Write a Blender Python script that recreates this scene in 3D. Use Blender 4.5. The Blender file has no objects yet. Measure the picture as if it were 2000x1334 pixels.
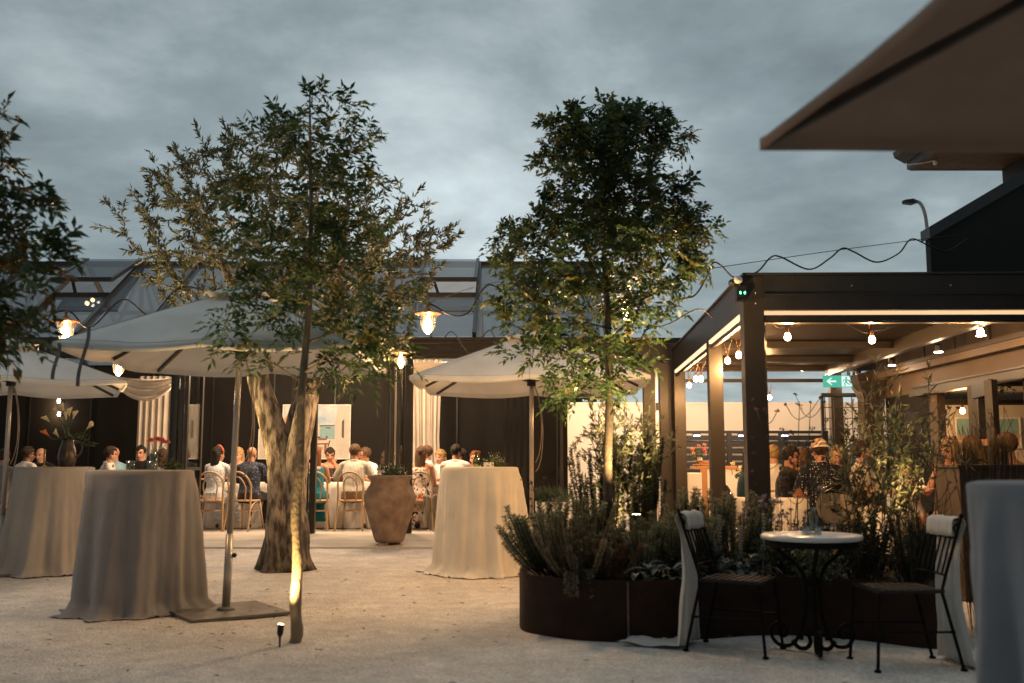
import bpy, math, random
import numpy as np
from mathutils import Vector, Matrix, noise as mnoise
R = math.radians
rnd = random.Random(7)
nr = np.random.default_rng(11)
scene = bpy.context.scene
COL = scene.collection

# ------------------------------------------------------------------ camera geometry
H = 1.18
FPX = 1944.4
TILT = math.atan(238.0 / FPX)
def ray(px, py):
    u = (px - 1000) / FPX; v = (667 - py) / FPX
    return Vector((u, math.cos(TILT) - v * math.sin(TILT), math.sin(TILT) + v * math.cos(TILT)))
def P(px, py, Y):
    d = ray(px, py); s = Y / d.y
    return Vector((d.x * s, Y, H + d.z * s))
def G(px, py, z=0.0):
    d = ray(px, py); s = (z - H) / d.z
    return Vector((d.x * s, d.y * s, z))

# ------------------------------------------------------------------ materials
MATS = {}
def _nodes(name):
    m = bpy.data.materials.new(name); m.use_nodes = True
    nt = m.node_tree; nt.nodes.clear()
    out = nt.nodes.new('ShaderNodeOutputMaterial')
    return m, nt, out
def mat(name, col, rough=0.6, metal=0.0, var=0.25, scale=8.0, bump=0.0, bscale=60.0, spec=0.5, col2=None, sheen=0.0, detail=5.0, trans=0.0, stretch=None, alpha=1.0):
    if name in MATS: return MATS[name]
    m, nt, out = _nodes(name); N = nt.nodes; L = nt.links
    b = N.new('ShaderNodeBsdfPrincipled'); L.new(b.outputs[0], out.inputs[0])
    tc = N.new('ShaderNodeTexCoord'); vec = tc.outputs['Object']
    if stretch:
        mp = N.new('ShaderNodeMapping'); mp.inputs['Scale'].default_value = stretch
        L.new(vec, mp.inputs[0]); vec = mp.outputs[0]
    n = N.new('ShaderNodeTexNoise'); n.inputs['Scale'].default_value = scale; n.inputs['Detail'].default_value = detail
    L.new(vec, n.inputs['Vector'])
    r = N.new('ShaderNodeValToRGB')
    c2 = col2 if col2 else tuple(c * (1 + var) for c in col)
    c1 = col if col2 else tuple(c * (1 - var) for c in col)
    r.color_ramp.elements[0].position = 0.32; r.color_ramp.elements[1].position = 0.68
    r.color_ramp.elements[0].color = (*c1, 1); r.color_ramp.elements[1].color = (*c2, 1)
    L.new(n.outputs['Fac'], r.inputs[0]); L.new(r.outputs[0], b.inputs['Base Color'])
    b.inputs['Roughness'].default_value = rough; b.inputs['Metallic'].default_value = metal
    b.inputs['Specular IOR Level'].default_value = spec
    if sheen: b.inputs['Sheen Weight'].default_value = sheen
    if bump:
        n2 = N.new('ShaderNodeTexNoise'); n2.inputs['Scale'].default_value = bscale; n2.inputs['Detail'].default_value = 6
        L.new(vec, n2.inputs['Vector'])
        bp = N.new('ShaderNodeBump'); bp.inputs['Strength'].default_value = bump; bp.inputs['Distance'].default_value = 0.02
        L.new(n2.outputs['Fac'], bp.inputs['Height']); L.new(bp.outputs[0], b.inputs['Normal'])
    if trans or alpha < 1:
        last = b
        if trans:
            t = N.new('ShaderNodeBsdfTranslucent'); L.new(r.outputs[0], t.inputs[0])
            mx = N.new('ShaderNodeMixShader'); mx.inputs[0].default_value = trans
            L.new(last.outputs[0], mx.inputs[1]); L.new(t.outputs[0], mx.inputs[2]); last = mx
        if alpha < 1:
            t = N.new('ShaderNodeBsdfTransparent')
            mx = N.new('ShaderNodeMixShader'); mx.inputs[0].default_value = 1 - alpha
            L.new(last.outputs[0], mx.inputs[1]); L.new(t.outputs[0], mx.inputs[2]); last = mx
        L.new(last.outputs[0], out.inputs[0])
    MATS[name] = m; return m
def emit(name, col, strength):
    if name in MATS: return MATS[name]
    m, nt, out = _nodes(name)
    e = nt.nodes.new('ShaderNodeEmission'); e.inputs[0].default_value = (*col, 1); e.inputs[1].default_value = strength
    nt.links.new(e.outputs[0], out.inputs[0]); MATS[name] = m; return m
def glass(name, tint=(1, 1, 1), gloss=0.12, rough=0.02, base=None, basefac=0.0):
    """thin clear pane: see-through with a fresnel-weighted mirror coat"""
    if name in MATS: return MATS[name]
    m, nt, out = _nodes(name); N = nt.nodes; L = nt.links
    t = N.new('ShaderNodeBsdfTransparent'); t.inputs[0].default_value = (*tint, 1)
    g = N.new('ShaderNodeBsdfGlossy'); g.inputs['Roughness'].default_value = rough
    lw = N.new('ShaderNodeLayerWeight'); lw.inputs[0].default_value = 0.35
    ma = N.new('ShaderNodeMath'); ma.operation = 'MULTIPLY_ADD'; ma.inputs[1].default_value = 0.7; ma.inputs[2].default_value = gloss
    L.new(lw.outputs['Fresnel'], ma.inputs[0])
    mx = N.new('ShaderNodeMixShader'); L.new(ma.outputs[0], mx.inputs[0]); L.new(t.outputs[0], mx.inputs[1]); L.new(g.outputs[0], mx.inputs[2])
    last = mx
    if base:
        d = N.new('ShaderNodeBsdfDiffuse'); d.inputs[0].default_value = (*base, 1)
        m2 = N.new('ShaderNodeMixShader'); m2.inputs[0].default_value = basefac
        L.new(last.outputs[0], m2.inputs[1]); L.new(d.outputs[0], m2.inputs[2]); last = m2
    L.new(last.outputs[0], out.inputs[0]); MATS[name] = m; return m
def pattern(name, kind, c1, c2, scale, c3=None, rough=0.85):
    """printed cloth: stripes, dots, floral or speckle"""
    if name in MATS: return MATS[name]
    m, nt, out = _nodes(name); N = nt.nodes; L = nt.links
    b = N.new('ShaderNodeBsdfPrincipled'); b.inputs['Roughness'].default_value = rough; b.inputs['Specular IOR Level'].default_value = 0.2
    L.new(b.outputs[0], out.inputs[0]); tc = N.new('ShaderNodeTexCoord')
    r = N.new('ShaderNodeValToRGB'); r.color_ramp.interpolation = 'CONSTANT'
    e = r.color_ramp.elements
    if kind == 'stripes':
        w = N.new('ShaderNodeTexWave'); w.inputs['Scale'].default_value = scale; w.inputs['Distortion'].default_value = 0.4
        L.new(tc.outputs['Object'], w.inputs[0]); L.new(w.outputs['Fac'], r.inputs[0])
        e[0].color = (*c1, 1); e[1].position = 0.62; e[1].color = (*c2, 1); r.color_ramp.interpolation = 'LINEAR'; e[0].position = .45
    elif kind == 'dots':
        w = N.new('ShaderNodeTexVoronoi'); w.inputs['Scale'].default_value = scale; w.inputs['Randomness'].default_value = 0.35
        L.new(tc.outputs['Object'], w.inputs['Vector']); L.new(w.outputs['Distance'], r.inputs[0])
        e[0].color = (*c2, 1); e[1].position = 0.2; e[1].color = (*c1, 1)
    else:
        w = N.new('ShaderNodeTexNoise'); w.inputs['Scale'].default_value = scale; w.inputs['Detail'].default_value = 3
        L.new(tc.outputs['Object'], w.inputs['Vector']); L.new(w.outputs['Fac'], r.inputs[0])
        e[0].color = (*c2, 1); e[1].position = 0.42; e[1].color = (*c1, 1)
        if c3:
            x = e.new(0.6); x.color = (*c3, 1)
    L.new(r.outputs[0], b.inputs['Base Color']); MATS[name] = m; return m
def linen(name, col, weave=260.0, var=0.08, trans=0.0, alpha=1.0):
    if name in MATS: return MATS[name]
    m = mat(name, col, rough=0.95, var=var, scale=3.0, spec=0.1, sheen=0.15, trans=trans, alpha=alpha)
    nt = m.node_tree; N = nt.nodes; L = nt.links
    b = [x for x in N if x.type == 'BSDF_PRINCIPLED'][0]; tc = [x for x in N if x.type == 'TEX_COORD'][0]
    s = []
    for dirn in ('X', 'Z'):
        w = N.new('ShaderNodeTexNoise'); w.inputs['Scale'].default_value = weave; w.inputs['Detail'].default_value = 2
        mp = N.new('ShaderNodeMapping'); mp.inputs['Scale'].default_value = (1, 1, .08) if dirn == 'X' else (.12, .12, 1)
        L.new(tc.outputs['Object'], mp.inputs[0]); L.new(mp.outputs[0], w.inputs['Vector']); s.append(w)
    a = N.new('ShaderNodeMath'); L.new(s[0].outputs['Fac'], a.inputs[0]); L.new(s[1].outputs['Fac'], a.inputs[1])
    bp = N.new('ShaderNodeBump'); bp.inputs['Strength'].default_value = 0.35; bp.inputs['Distance'].default_value = 0.004
    L.new(a.outputs[0], bp.inputs['Height']); L.new(bp.outputs[0], b.inputs['Normal'])
    return m

# ------------------------------------------------------------------ mesh builder
class MB:
    def __init__(s): s.v = []; s.f = []; s.m = []
    def add(s, vs, fs, mi=0):
        o = len(s.v); s.v.extend([tuple(x) for x in vs]); s.f.extend([tuple(i + o for i in f) for f in fs]); s.m.extend([mi] * len(fs)); return s
    def box(s, c, d, rz=0.0, mi=0, M=None):
        hx, hy, hz = d[0] / 2, d[1] / 2, d[2] / 2
        vs = [Vector((x, y, z)) for x in (-hx, hx) for y in (-hy, hy) for z in (-hz, hz)]
        T = M if M else Matrix.Rotation(rz, 3, 'Z')
        vs = [T @ v + Vector(c) for v in vs]
        return s.add(vs, [(0, 1, 3, 2), (4, 6, 7, 5), (0, 4, 5, 1), (2, 3, 7, 6), (0, 2, 6, 4), (1, 5, 7, 3)], mi)
    def beam(s, a, b, w, h, mi=0, up=(0, 0, 1)):
        a = Vector(a); b = Vector(b); d = (b - a); L = d.length; d.normalize()
        up = Vector(up); x = d.cross(up)
        if x.length < 1e-4: x = d.cross(Vector((1, 0, 0)))
        x.normalize(); z = x.cross(d)
        M = Matrix((x, d, z)).transposed()
        return s.box((a + b) / 2, (w, L, h), M=M, mi=mi)
    def tube(s, pts, r, n=8, mi=0, cap=True, flat=1.0):
        pts = [Vector(p) for p in pts]; k = len(pts)
        rs = r if isinstance(r, (list, tuple)) else [r] * k
        t0 = (pts[1] - pts[0]).normalized()
        x = t0.orthogonal().normalized(); vs = []
        for i, p in enumerate(pts):
            t = (pts[min(i + 1, k - 1)] - pts[max(i - 1, 0)])
            if t.length < 1e-9: t = t0
            t.normalize()
            x = (x - t * x.dot(t)); x = x.normalized() if x.length > 1e-6 else t.orthogonal().normalized()
            y = t.cross(x)
            for j in range(n):
                a = 2 * math.pi * j / n
                vs.append(p + x * (math.cos(a) * rs[i]) + y * (math.sin(a) * rs[i] * flat))
        fs = [(i * n + j, i * n + (j + 1) % n, (i + 1) * n + (j + 1) % n, (i + 1) * n + j) for i in range(k - 1) for j in range(n)]
        if cap: fs += [tuple(range(n - 1, -1, -1)), tuple((k - 1) * n + j for j in range(n))]
        return s.add(vs, fs, mi)
    def lathe(s, prof, n=32, c=(0, 0, 0), mi=0, cap=True):
        c = Vector(c); k = len(prof)
        vs = [c + Vector((r * math.cos(2 * math.pi * j / n), r * math.sin(2 * math.pi * j / n), z)) for r, z in prof for j in range(n)]
        fs = [(i * n + j, i * n + (j + 1) % n, (i + 1) * n + (j + 1) % n, (i + 1) * n + j) for i in range(k - 1) for j in range(n)]
        if cap: fs += [tuple(range(n - 1, -1, -1)), tuple((k - 1) * n + j for j in range(n))]
        return s.add(vs, fs, mi)
    def ball(s, c, r, n=12, m=8, mi=0, M=None):
        r = r if isinstance(r, (list, tuple)) else (r, r, r); c = Vector(c); vs = []; fs = []
        for i in range(m + 1):
            th = math.pi * i / m
            for j in range(n):
                a = 2 * math.pi * j / n
                v = Vector((r[0] * math.sin(th) * math.cos(a), r[1] * math.sin(th) * math.sin(a), r[2] * math.cos(th)))
                vs.append(c + (M @ v if M else v))
        for i in range(m):
            for j in range(n):
                fs.append((i * n + j, (i + 1) * n + j, (i + 1) * n + (j + 1) % n, i * n + (j + 1) % n))
        return s.add(vs, fs, mi)
    def rings(s, rows, mi=0, closed=True, cap=True):
        k = len(rows); n = len(rows[0]); vs = [p for r in rows for p in r]
        J = n if closed else n - 1
        fs = [(i * n + j, i * n + (j + 1) % n, (i + 1) * n + (j + 1) % n, (i + 1) * n + j) for i in range(k - 1) for j in range(J)]
        if cap and closed: fs += [tuple(range(n - 1, -1, -1)), tuple((k - 1) * n + j for j in range(n))]
        return s.add(vs, fs, mi)
    def build(s, name, mats, parent=None, smooth=False, bevel=0.0, solid=0.0):
        off = Vector((0, 0, 0)); p = parent
        while p: off += p.location; p = p.parent
        me = bpy.data.meshes.new(name)
        me.from_pydata([(v[0] - off[0], v[1] - off[1], v[2] - off[2]) for v in s.v], [], s.f)
        for m in (mats if isinstance(mats, (list, tuple)) else [mats]): me.materials.append(m)
        if any(s.m): me.polygons.foreach_set('material_index', s.m)
        if smooth: me.polygons.foreach_set('use_smooth', [True] * len(me.polygons))
        me.update(); me.validate()
        o = bpy.data.objects.new(name, me); COL.objects.link(o)
        if parent: o.parent = parent
        if bevel:
            b = o.modifiers.new('bevel', 'BEVEL'); b.width = bevel; b.segments = 2; b.limit_method = 'ANGLE'
        if solid:
            b = o.modifiers.new('solid', 'SOLIDIFY'); b.thickness = solid; b.offset = 0
        return o
def npmesh(name, V, F, m, parent=None, smooth=False, mi=None):
    """V (n,3), F (k,4) or (k,3) numpy"""
    off = np.zeros(3); p = parent
    while p: off += np.array(p.location); p = p.parent
    me = bpy.data.meshes.new(name); n = len(V); k, w = F.shape
    me.vertices.add(n); me.vertices.foreach_set('co', (V - off).astype(np.float32).ravel())
    me.loops.add(k * w); me.loops.foreach_set('vertex_index', F.astype(np.int32).ravel())
    me.polygons.add(k); me.polygons.foreach_set('loop_start', np.arange(0, k * w, w, dtype=np.int32))
    for x in (m if isinstance(m, (list, tuple)) else [m]): me.materials.append(x)
    if mi is not None: me.polygons.foreach_set('material_index', mi.astype(np.int32))
    if smooth: me.polygons.foreach_set('use_smooth', np.ones(k, dtype=bool))
    me.update(calc_edges=True)
    o = bpy.data.objects.new(name, me); COL.objects.link(o)
    if parent: o.parent = parent
    return o
def tag(o, label, cat, group=None):
    o['label'] = label; o['category'] = cat
    if group: o['group'] = group
    return o
def thing(name, label, cat, loc=(0, 0, 0), rz=0.0, group=None):
    o = bpy.data.objects.new(name, None); COL.objects.link(o); o.location = loc; o.rotation_euler = (0, 0, rz)
    o.empty_display_size = 0.1
    return tag(o, label, cat, group)
def struct(o): o['kind'] = 'structure'; return o
def copy_tree(o, parent=None):
    c = o.copy(); COL.objects.link(c); c.parent = parent
    for ch in list(o.children): copy_tree(ch, c)
    return c
def dup(o, loc, rz, label, group=None):
    c = copy_tree(o); c.location = loc; c.rotation_euler = (0, 0, rz); c['label'] = label
    if group: c['group'] = group
    return c
def bez(a, b, c, d, n=12):
    a, b, c, d = map(Vector, (a, b, c, d))
    return [a * (1 - t) ** 3 + b * 3 * t * (1 - t) ** 2 + c * 3 * t * t * (1 - t) + d * t ** 3 for t in [i / n for i in range(n + 1)]]
def crom(pts, n=8, closed=False):
    pts = [Vector(p) for p in pts]; k = len(pts); out = []
    for i in range(k if closed else k - 1):
        g = (lambda j: pts[j % k]) if closed else (lambda j: pts[max(0, min(k - 1, j))])
        p0, p1, p2, p3 = g(i - 1), g(i), g(i + 1), g(i + 2)
        for q in range(n):
            t = q / n
            out.append(0.5 * ((2 * p1) + (p2 - p0) * t + (2 * p0 - 5 * p1 + 4 * p2 - p3) * t * t + (3 * p1 - p0 - 3 * p2 + p3) * t ** 3))
    if not closed: out.append(pts[-1])
    return out
def lamp(name, loc, watts, col=(1, .62, .30), size=0.04, parent=None):
    l = bpy.data.lights.new(name, 'POINT'); l.energy = watts; l.color = col; l.shadow_soft_size = size
    o = bpy.data.objects.new(name, l); COL.objects.link(o)
    if parent:
        o.parent = parent; off = Vector((0, 0, 0)); p = parent
        while p: off += p.location; p = p.parent
        o.location = Vector(loc) - off
    else: o.location = loc
    return o
def spot(name, loc, target, watts, angle, col=(1, .68, .34), blend=0.6, size=0.03, parent=None):
    l = bpy.data.lights.new(name, 'SPOT'); l.energy = watts; l.color = col; l.shadow_soft_size = size
    l.spot_size = R(angle); l.spot_blend = blend
    o = bpy.data.objects.new(name, l); COL.objects.link(o)
    d = Vector(target) - Vector(loc); o.rotation_euler = d.to_track_quat('-Z', 'Y').to_euler()
    if parent:
        o.parent = parent; off = Vector((0, 0, 0)); p = parent
        while p: off += p.location; p = p.parent
        o.location = Vector(loc) - off
    else: o.location = loc
    return o

# ------------------------------------------------------------------ shared materials
STEEL = mat('charcoal_steel', (.035, .032, .030), rough=.38, metal=.0, var=.15, scale=4, spec=.5, bump=.03, bscale=200)
BRONZE = mat('bronze_steel', (.036, .028, .022), rough=.42, var=.15, scale=3, spec=.5, bump=.03, bscale=180)
BLACKM = mat('black_metal', (.012, .011, .011), rough=.45, var=.2, scale=10)
RUSTYBLACK = mat('wrought_iron', (.008, .0065, .006), rough=.7, var=.4, scale=30, bump=.2, bscale=120, spec=.12)
DARKWALL = mat('dark_wall_panel', (.009, .0078, .007), rough=.65, spec=.22, var=.2, scale=2, bump=.05, bscale=90)
WHITEWALL = mat('white_render_wall', (.80, .75, .69), rough=.85, var=.06, scale=1.5, bump=.12, bscale=90)
CLOTH = linen('table_linen', (.46, .42, .38))
CLOTHG = linen('grey_linen', (.29, .275, .275))
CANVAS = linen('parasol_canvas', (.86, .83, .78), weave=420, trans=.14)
SHEER = linen('sheer_curtain', (.72, .66, .58), trans=.3)
MUSLIN = linen('white_muslin', (.74, .73, .70), trans=.25)
BENTWOOD = mat('bent_beech', (.50, .335, .195), rough=.42, var=.22, scale=6, stretch=(1, 1, .15))
TIMBER = mat('warm_timber', (.42, .20, .085), rough=.45, var=.25, scale=5, stretch=(.2, 1, 1))
SOIL = mat('dark_soil', (.025, .018, .013), rough=1, var=.5, scale=40, bump=.8, bscale=60)
CORTEN = mat('weathered_steel', (.015, .008, .0055), rough=.72, var=.5, scale=5, bump=.25, bscale=60, col2=(.040, .018, .010), spec=.25)
BARK_OLIVE = mat('olive_bark', (.075, .058, .045), rough=.95, scale=20, bump=1.0, bscale=60, col2=(.33, .275, .215), stretch=(1, 1, .28), detail=12)
for e_, p_ in zip([n for n in BARK_OLIVE.node_tree.nodes if n.type == 'VALTORGB'][0].color_ramp.elements, (.40, .60)): e_.position = p_
BARK_THIN = mat('smooth_bark', (.24, .18, .115), rough=.85, var=.35, scale=14, bump=.4, bscale=70, stretch=(1, 1, .4))
GLASSP = glass('clear_pane', tint=(.86, .9, .9), gloss=.05)
GLASSR = glass('roof_pane', tint=(.46, .50, .54), gloss=.14, base=(.20, .22, .24), basefac=.34)
GLASSB = glass('bottle_glass', tint=(.80, .88, .82), gloss=.12)
GLASSL = glass('lantern_glass', tint=(1, .95, .88), gloss=.06, base=(.9, .85, .75), basefac=.07)
ACRYL = glass('clear_acrylic', tint=(.72, .70, .67), gloss=.16)
BULB = emit('bulb_glow', (1, .66, .34), 38)
FILAMENT = emit('filament_glow', (1, .68, .36), 60)
SPOTGLOW = emit('spot_glow', (1, .80, .66), 25)
UPGLOW = emit('uplight_glow', (1, .74, .42), 40)
STRIPGLOW = mat('beam_channel', (.55, .42, .30), rough=.3, var=.3, scale=20, metal=.4)

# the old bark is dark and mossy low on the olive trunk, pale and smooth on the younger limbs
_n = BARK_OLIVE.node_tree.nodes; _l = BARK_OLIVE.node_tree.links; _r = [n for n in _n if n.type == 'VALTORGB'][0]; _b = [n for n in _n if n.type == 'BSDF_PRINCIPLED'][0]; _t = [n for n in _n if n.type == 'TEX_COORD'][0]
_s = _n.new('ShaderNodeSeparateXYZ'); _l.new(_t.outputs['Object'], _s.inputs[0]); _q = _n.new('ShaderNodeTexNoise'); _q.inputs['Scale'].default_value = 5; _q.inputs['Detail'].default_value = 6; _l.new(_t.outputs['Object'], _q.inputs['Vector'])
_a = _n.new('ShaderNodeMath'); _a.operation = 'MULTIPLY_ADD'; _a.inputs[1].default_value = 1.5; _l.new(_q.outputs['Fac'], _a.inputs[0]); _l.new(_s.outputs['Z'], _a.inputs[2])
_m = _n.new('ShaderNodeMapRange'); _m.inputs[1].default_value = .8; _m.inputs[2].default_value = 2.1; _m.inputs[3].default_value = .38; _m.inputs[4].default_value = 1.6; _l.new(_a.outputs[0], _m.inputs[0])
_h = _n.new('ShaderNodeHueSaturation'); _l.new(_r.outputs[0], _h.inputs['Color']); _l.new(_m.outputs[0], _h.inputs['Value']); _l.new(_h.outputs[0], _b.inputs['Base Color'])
# ================================================================== camera, world, sun
cam = bpy.data.cameras.new('camera'); cam.lens = 35.0; cam.sensor_width = 36.0; cam.clip_end = 3000; cam.clip_start = .05
co = bpy.data.objects.new('camera', cam); COL.objects.link(co); co.location = (0, 0, H); co.rotation_euler = (math.pi / 2 + TILT, 0, 0)
cam.dof.use_dof = True; cam.dof.focus_distance = 14.5; cam.dof.aperture_fstop = 2.0; cam.dof.aperture_blades = 9
scene.camera = co
scene.view_settings.view_transform = 'Standard'; scene.view_settings.look = 'None'; scene.view_settings.exposure = .55; scene.view_settings.gamma = 1

SUN_EL, SUN_AZ = R(-3), R(8)
w = bpy.data.worlds.new('World'); scene.world = w; w.use_nodes = True
nt = w.node_tree; N = nt.nodes; L = nt.links; N.clear()
out = N.new('ShaderNodeOutputWorld'); bg = N.new('ShaderNodeBackground'); L.new(bg.outputs[0], out.inputs[0])
sky = N.new('ShaderNodeTexSky'); sky.sky_type = 'NISHITA'; sky.sun_disc = False; sky.sun_elevation = SUN_EL; sky.sun_rotation = SUN_AZ
tc = N.new('ShaderNodeTexCoord'); sep = N.new('ShaderNodeSeparateXYZ'); L.new(tc.outputs['Generated'], sep.inputs[0])
def mth(op, a, b=None, c=None):
    n = N.new('ShaderNodeMath'); n.operation = op
    for i, x in enumerate((a, b, c)):
        if x is None: continue
        if isinstance(x, (int, float)): n.inputs[i].default_value = x
        else: L.new(x, n.inputs[i])
    return n.outputs[0]
den = mth('ADD', mth('MAXIMUM', sep.outputs[2], 0.0), 0.22)
cx = mth('DIVIDE', sep.outputs[0], den); cy = mth('DIVIDE', sep.outputs[1], den)
cmb = N.new('ShaderNodeCombineXYZ'); L.new(cx, cmb.inputs[0]); L.new(cy, cmb.inputs[1])
def nz(scale, det, rough, dist, off):
    mp = N.new('ShaderNodeMapping'); mp.inputs['Location'].default_value = off; L.new(cmb.outputs[0], mp.inputs[0])
    n = N.new('ShaderNodeTexNoise'); n.inputs['Scale'].default_value = scale; n.inputs['Detail'].default_value = det
    n.inputs['Roughness'].default_value = rough; n.inputs['Distortion'].default_value = dist; L.new(mp.outputs[0], n.inputs['Vector']); return n.outputs['Fac']
big = nz(.75, 6, .50, .2, (3.2, .4, 1)); mid = nz(2.1, 10, .62, .15, (1.3, 4.1, 5))
f = mth('ADD', mth('MULTIPLY', big, .74), mth('MULTIPLY', mid, .34))
# dusk glow lies ahead (low sun behind the cloud), the sky behind the viewer is darker
dot = N.new('ShaderNodeVectorMath'); dot.operation = 'DOT_PRODUCT'; L.new(tc.outputs['Generated'], dot.inputs[0]); dot.inputs[1].default_value = Vector((.13, .92, .36)).normalized()
glow = mth('POWER', mth('MAXIMUM', dot.outputs['Value'], 0.0), 9.0)
f2 = mth('ADD', f, mth('MULTIPLY', glow, .13))
rp = N.new('ShaderNodeValToRGB'); L.new(f2, rp.inputs[0])
e = rp.color_ramp.elements; e[0].position = .41; e[0].color = (.080, .106, .118, 1); e[1].position = .74; e[1].color = (.50, .58, .60, 1)
x = e.new(.55); x.color = (.195, .243, .260, 1); x = e.new(.65); x.color = (.36, .42, .44, 1)
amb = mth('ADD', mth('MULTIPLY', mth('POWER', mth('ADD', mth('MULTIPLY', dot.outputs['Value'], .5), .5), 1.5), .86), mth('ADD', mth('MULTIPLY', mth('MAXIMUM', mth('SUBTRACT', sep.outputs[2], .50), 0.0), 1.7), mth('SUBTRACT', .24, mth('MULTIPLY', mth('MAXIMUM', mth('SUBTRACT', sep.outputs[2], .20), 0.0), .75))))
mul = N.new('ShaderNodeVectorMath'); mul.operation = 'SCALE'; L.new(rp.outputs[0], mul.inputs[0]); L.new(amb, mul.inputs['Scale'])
skm = N.new('ShaderNodeVectorMath'); skm.operation = 'SCALE'; L.new(sky.outputs[0], skm.inputs[0]); skm.inputs['Scale'].default_value = .08
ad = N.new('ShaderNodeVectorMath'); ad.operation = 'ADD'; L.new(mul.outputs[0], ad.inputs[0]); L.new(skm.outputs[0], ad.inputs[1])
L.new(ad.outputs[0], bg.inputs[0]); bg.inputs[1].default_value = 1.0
sl = bpy.data.lights.new('sun', 'SUN'); sl.energy = .05; sl.angle = R(30); sl.color = (1, .9, .82)
so = bpy.data.objects.new('sun', sl); COL.objects.link(so); so.rotation_euler = Vector((-.1, -1, -.12)).to_track_quat('-Z', 'Y').to_euler(); so.location = (0, 20, 20)

# ================================================================== ground
gm = mat('pale_gravel', (.74, .69, .635), rough=1.0, var=.12, scale=1.2, spec=.1)
nt2 = gm.node_tree; N2 = nt2.nodes; L2 = nt2.links
b = [x for x in N2 if x.type == 'BSDF_PRINCIPLED'][0]; tc2 = [x for x in N2 if x.type == 'TEX_COORD'][0]
base = [x for x in N2 if x.type == 'VALTORGB'][0]
vo = N2.new('ShaderNodeTexVoronoi'); vo.inputs['Scale'].default_value = 75; L2.new(tc2.outputs['Object'], vo.inputs['Vector'])
hs = N2.new('ShaderNodeHueSaturation'); L2.new(base.outputs[0], hs.inputs['Color'])
mr = N2.new('ShaderNodeMapRange'); mr.inputs[3].default_value = .72; mr.inputs[4].default_value = 1.18; L2.new(vo.outputs['Color'], mr.inputs[0]); L2.new(mr.outputs[0], hs.inputs['Value'])
gn = N2.new('ShaderNodeTexNoise'); gn.inputs['Scale'].default_value = 5; gn.inputs['Detail'].default_value = 9; gn.inputs['Roughness'].default_value = .7; L2.new(tc2.outputs['Object'], gn.inputs['Vector'])
gr2 = N2.new('ShaderNodeMapRange'); gr2.inputs[1].default_value = .35; gr2.inputs[2].default_value = .7; gr2.inputs[3].default_value = .80; gr2.inputs[4].default_value = 1.10; L2.new(gn.outputs['Fac'], gr2.inputs[0])
hs2 = N2.new('ShaderNodeHueSaturation'); L2.new(hs.outputs[0], hs2.inputs['Color']); L2.new(gr2.outputs[0], hs2.inputs['Value']); 
fl_ = N2.new('ShaderNodeTexVoronoi'); fl_.inputs['Scale'].default_value = 22; L2.new(tc2.outputs['Object'], fl_.inputs['Vector'])
fn_ = N2.new('ShaderNodeTexNoise'); fn_.inputs['Scale'].default_value = 1.6; fn_.inputs['Detail'].default_value = 6; L2.new(tc2.outputs['Object'], fn_.inputs['Vector'])
th_ = N2.new('ShaderNodeMapRange'); th_.inputs[1].default_value = .35; th_.inputs[2].default_value = .75; th_.inputs[3].default_value = .03; th_.inputs[4].default_value = .20; L2.new(fn_.outputs['Fac'], th_.inputs[0])
lt_ = N2.new('ShaderNodeMath'); lt_.operation = 'LESS_THAN'; L2.new(fl_.outputs['Distance'], lt_.inputs[0]); L2.new(th_.outputs[0], lt_.inputs[1])
mf_ = N2.new('ShaderNodeMath'); mf_.operation = 'MULTIPLY'; mf_.inputs[1].default_value = .3; L2.new(lt_.outputs[0], mf_.inputs[0])
mx_ = N2.new('ShaderNodeMixRGB'); mx_.inputs[2].default_value = (.20, .15, .11, 1); L2.new(mf_.outputs[0], mx_.inputs[0]); L2.new(hs2.outputs[0], mx_.inputs[1]); L2.new(mx_.outputs[0], b.inputs['Base Color'])
n3 = N2.new('ShaderNodeTexNoise'); n3.inputs['Scale'].default_value = 7; n3.inputs['Detail'].default_value = 8; L2.new(tc2.outputs['Object'], n3.inputs['Vector'])
ma = N2.new('ShaderNodeMath'); ma.operation = 'MULTIPLY_ADD'; ma.inputs[1].default_value = .35; L2.new(vo.outputs['Distance'], ma.inputs[0]); L2.new(n3.outputs['Fac'], ma.inputs[2])
bp = N2.new('ShaderNodeBump'); bp.inputs['Strength'].default_value = .8; bp.inputs['Distance'].default_value = .035; L2.new(ma.outputs[0], bp.inputs['Height']); L2.new(bp.outputs[0], b.inputs['Normal'])
mb = MB(); xs = [-400, -60, -14] + [-12 + i * .25 for i in range(97)] + [14, 60, 400]; ys = [-60, -10] + [i * .25 for i in range(60)] + [16, 25, 60, 400]
rows = []
for y in ys:
    row = []
    for xx in xs:
        near = (abs(xx) < 12.1 and 0 <= y < 14.6)
        row.append(Vector((xx, y, (mnoise.noise(Vector((xx * .9, y * .9, 0))) * .012 + mnoise.noise(Vector((xx * 2.7, y * 2.7, 3))) * .006 - .004) if near else -.02)))
    rows.append(row)
mb.rings(rows, closed=False, cap=False)
struct(mb.build('ground', gm, smooth=True))
mb = MB(); rg = random.Random(12)
for k in range(230):
    x_, y_ = rg.uniform(-5, 3.2), rg.uniform(4.6, 13.6)
    if rg.random() < .5: x_, y_ = -1.4 + rg.gauss(0, 1.1), 7.4 + rg.gauss(0, 1.3)
    a = rg.uniform(0, 6.28); L_ = rg.uniform(.012, .035); d = Vector((math.cos(a), math.sin(a), rg.uniform(-.1, .3))) * L_; s_ = Vector((-math.sin(a), math.cos(a), 0)) * L_ * .3; p_ = Vector((x_, y_, .022))
    mb.add([p_ - d, p_ + s_ + Vector((0, 0, .006)), p_ + d, p_ - s_ + Vector((0, 0, .004))], [(0, 1, 2, 3)], rg.randrange(2))
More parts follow.
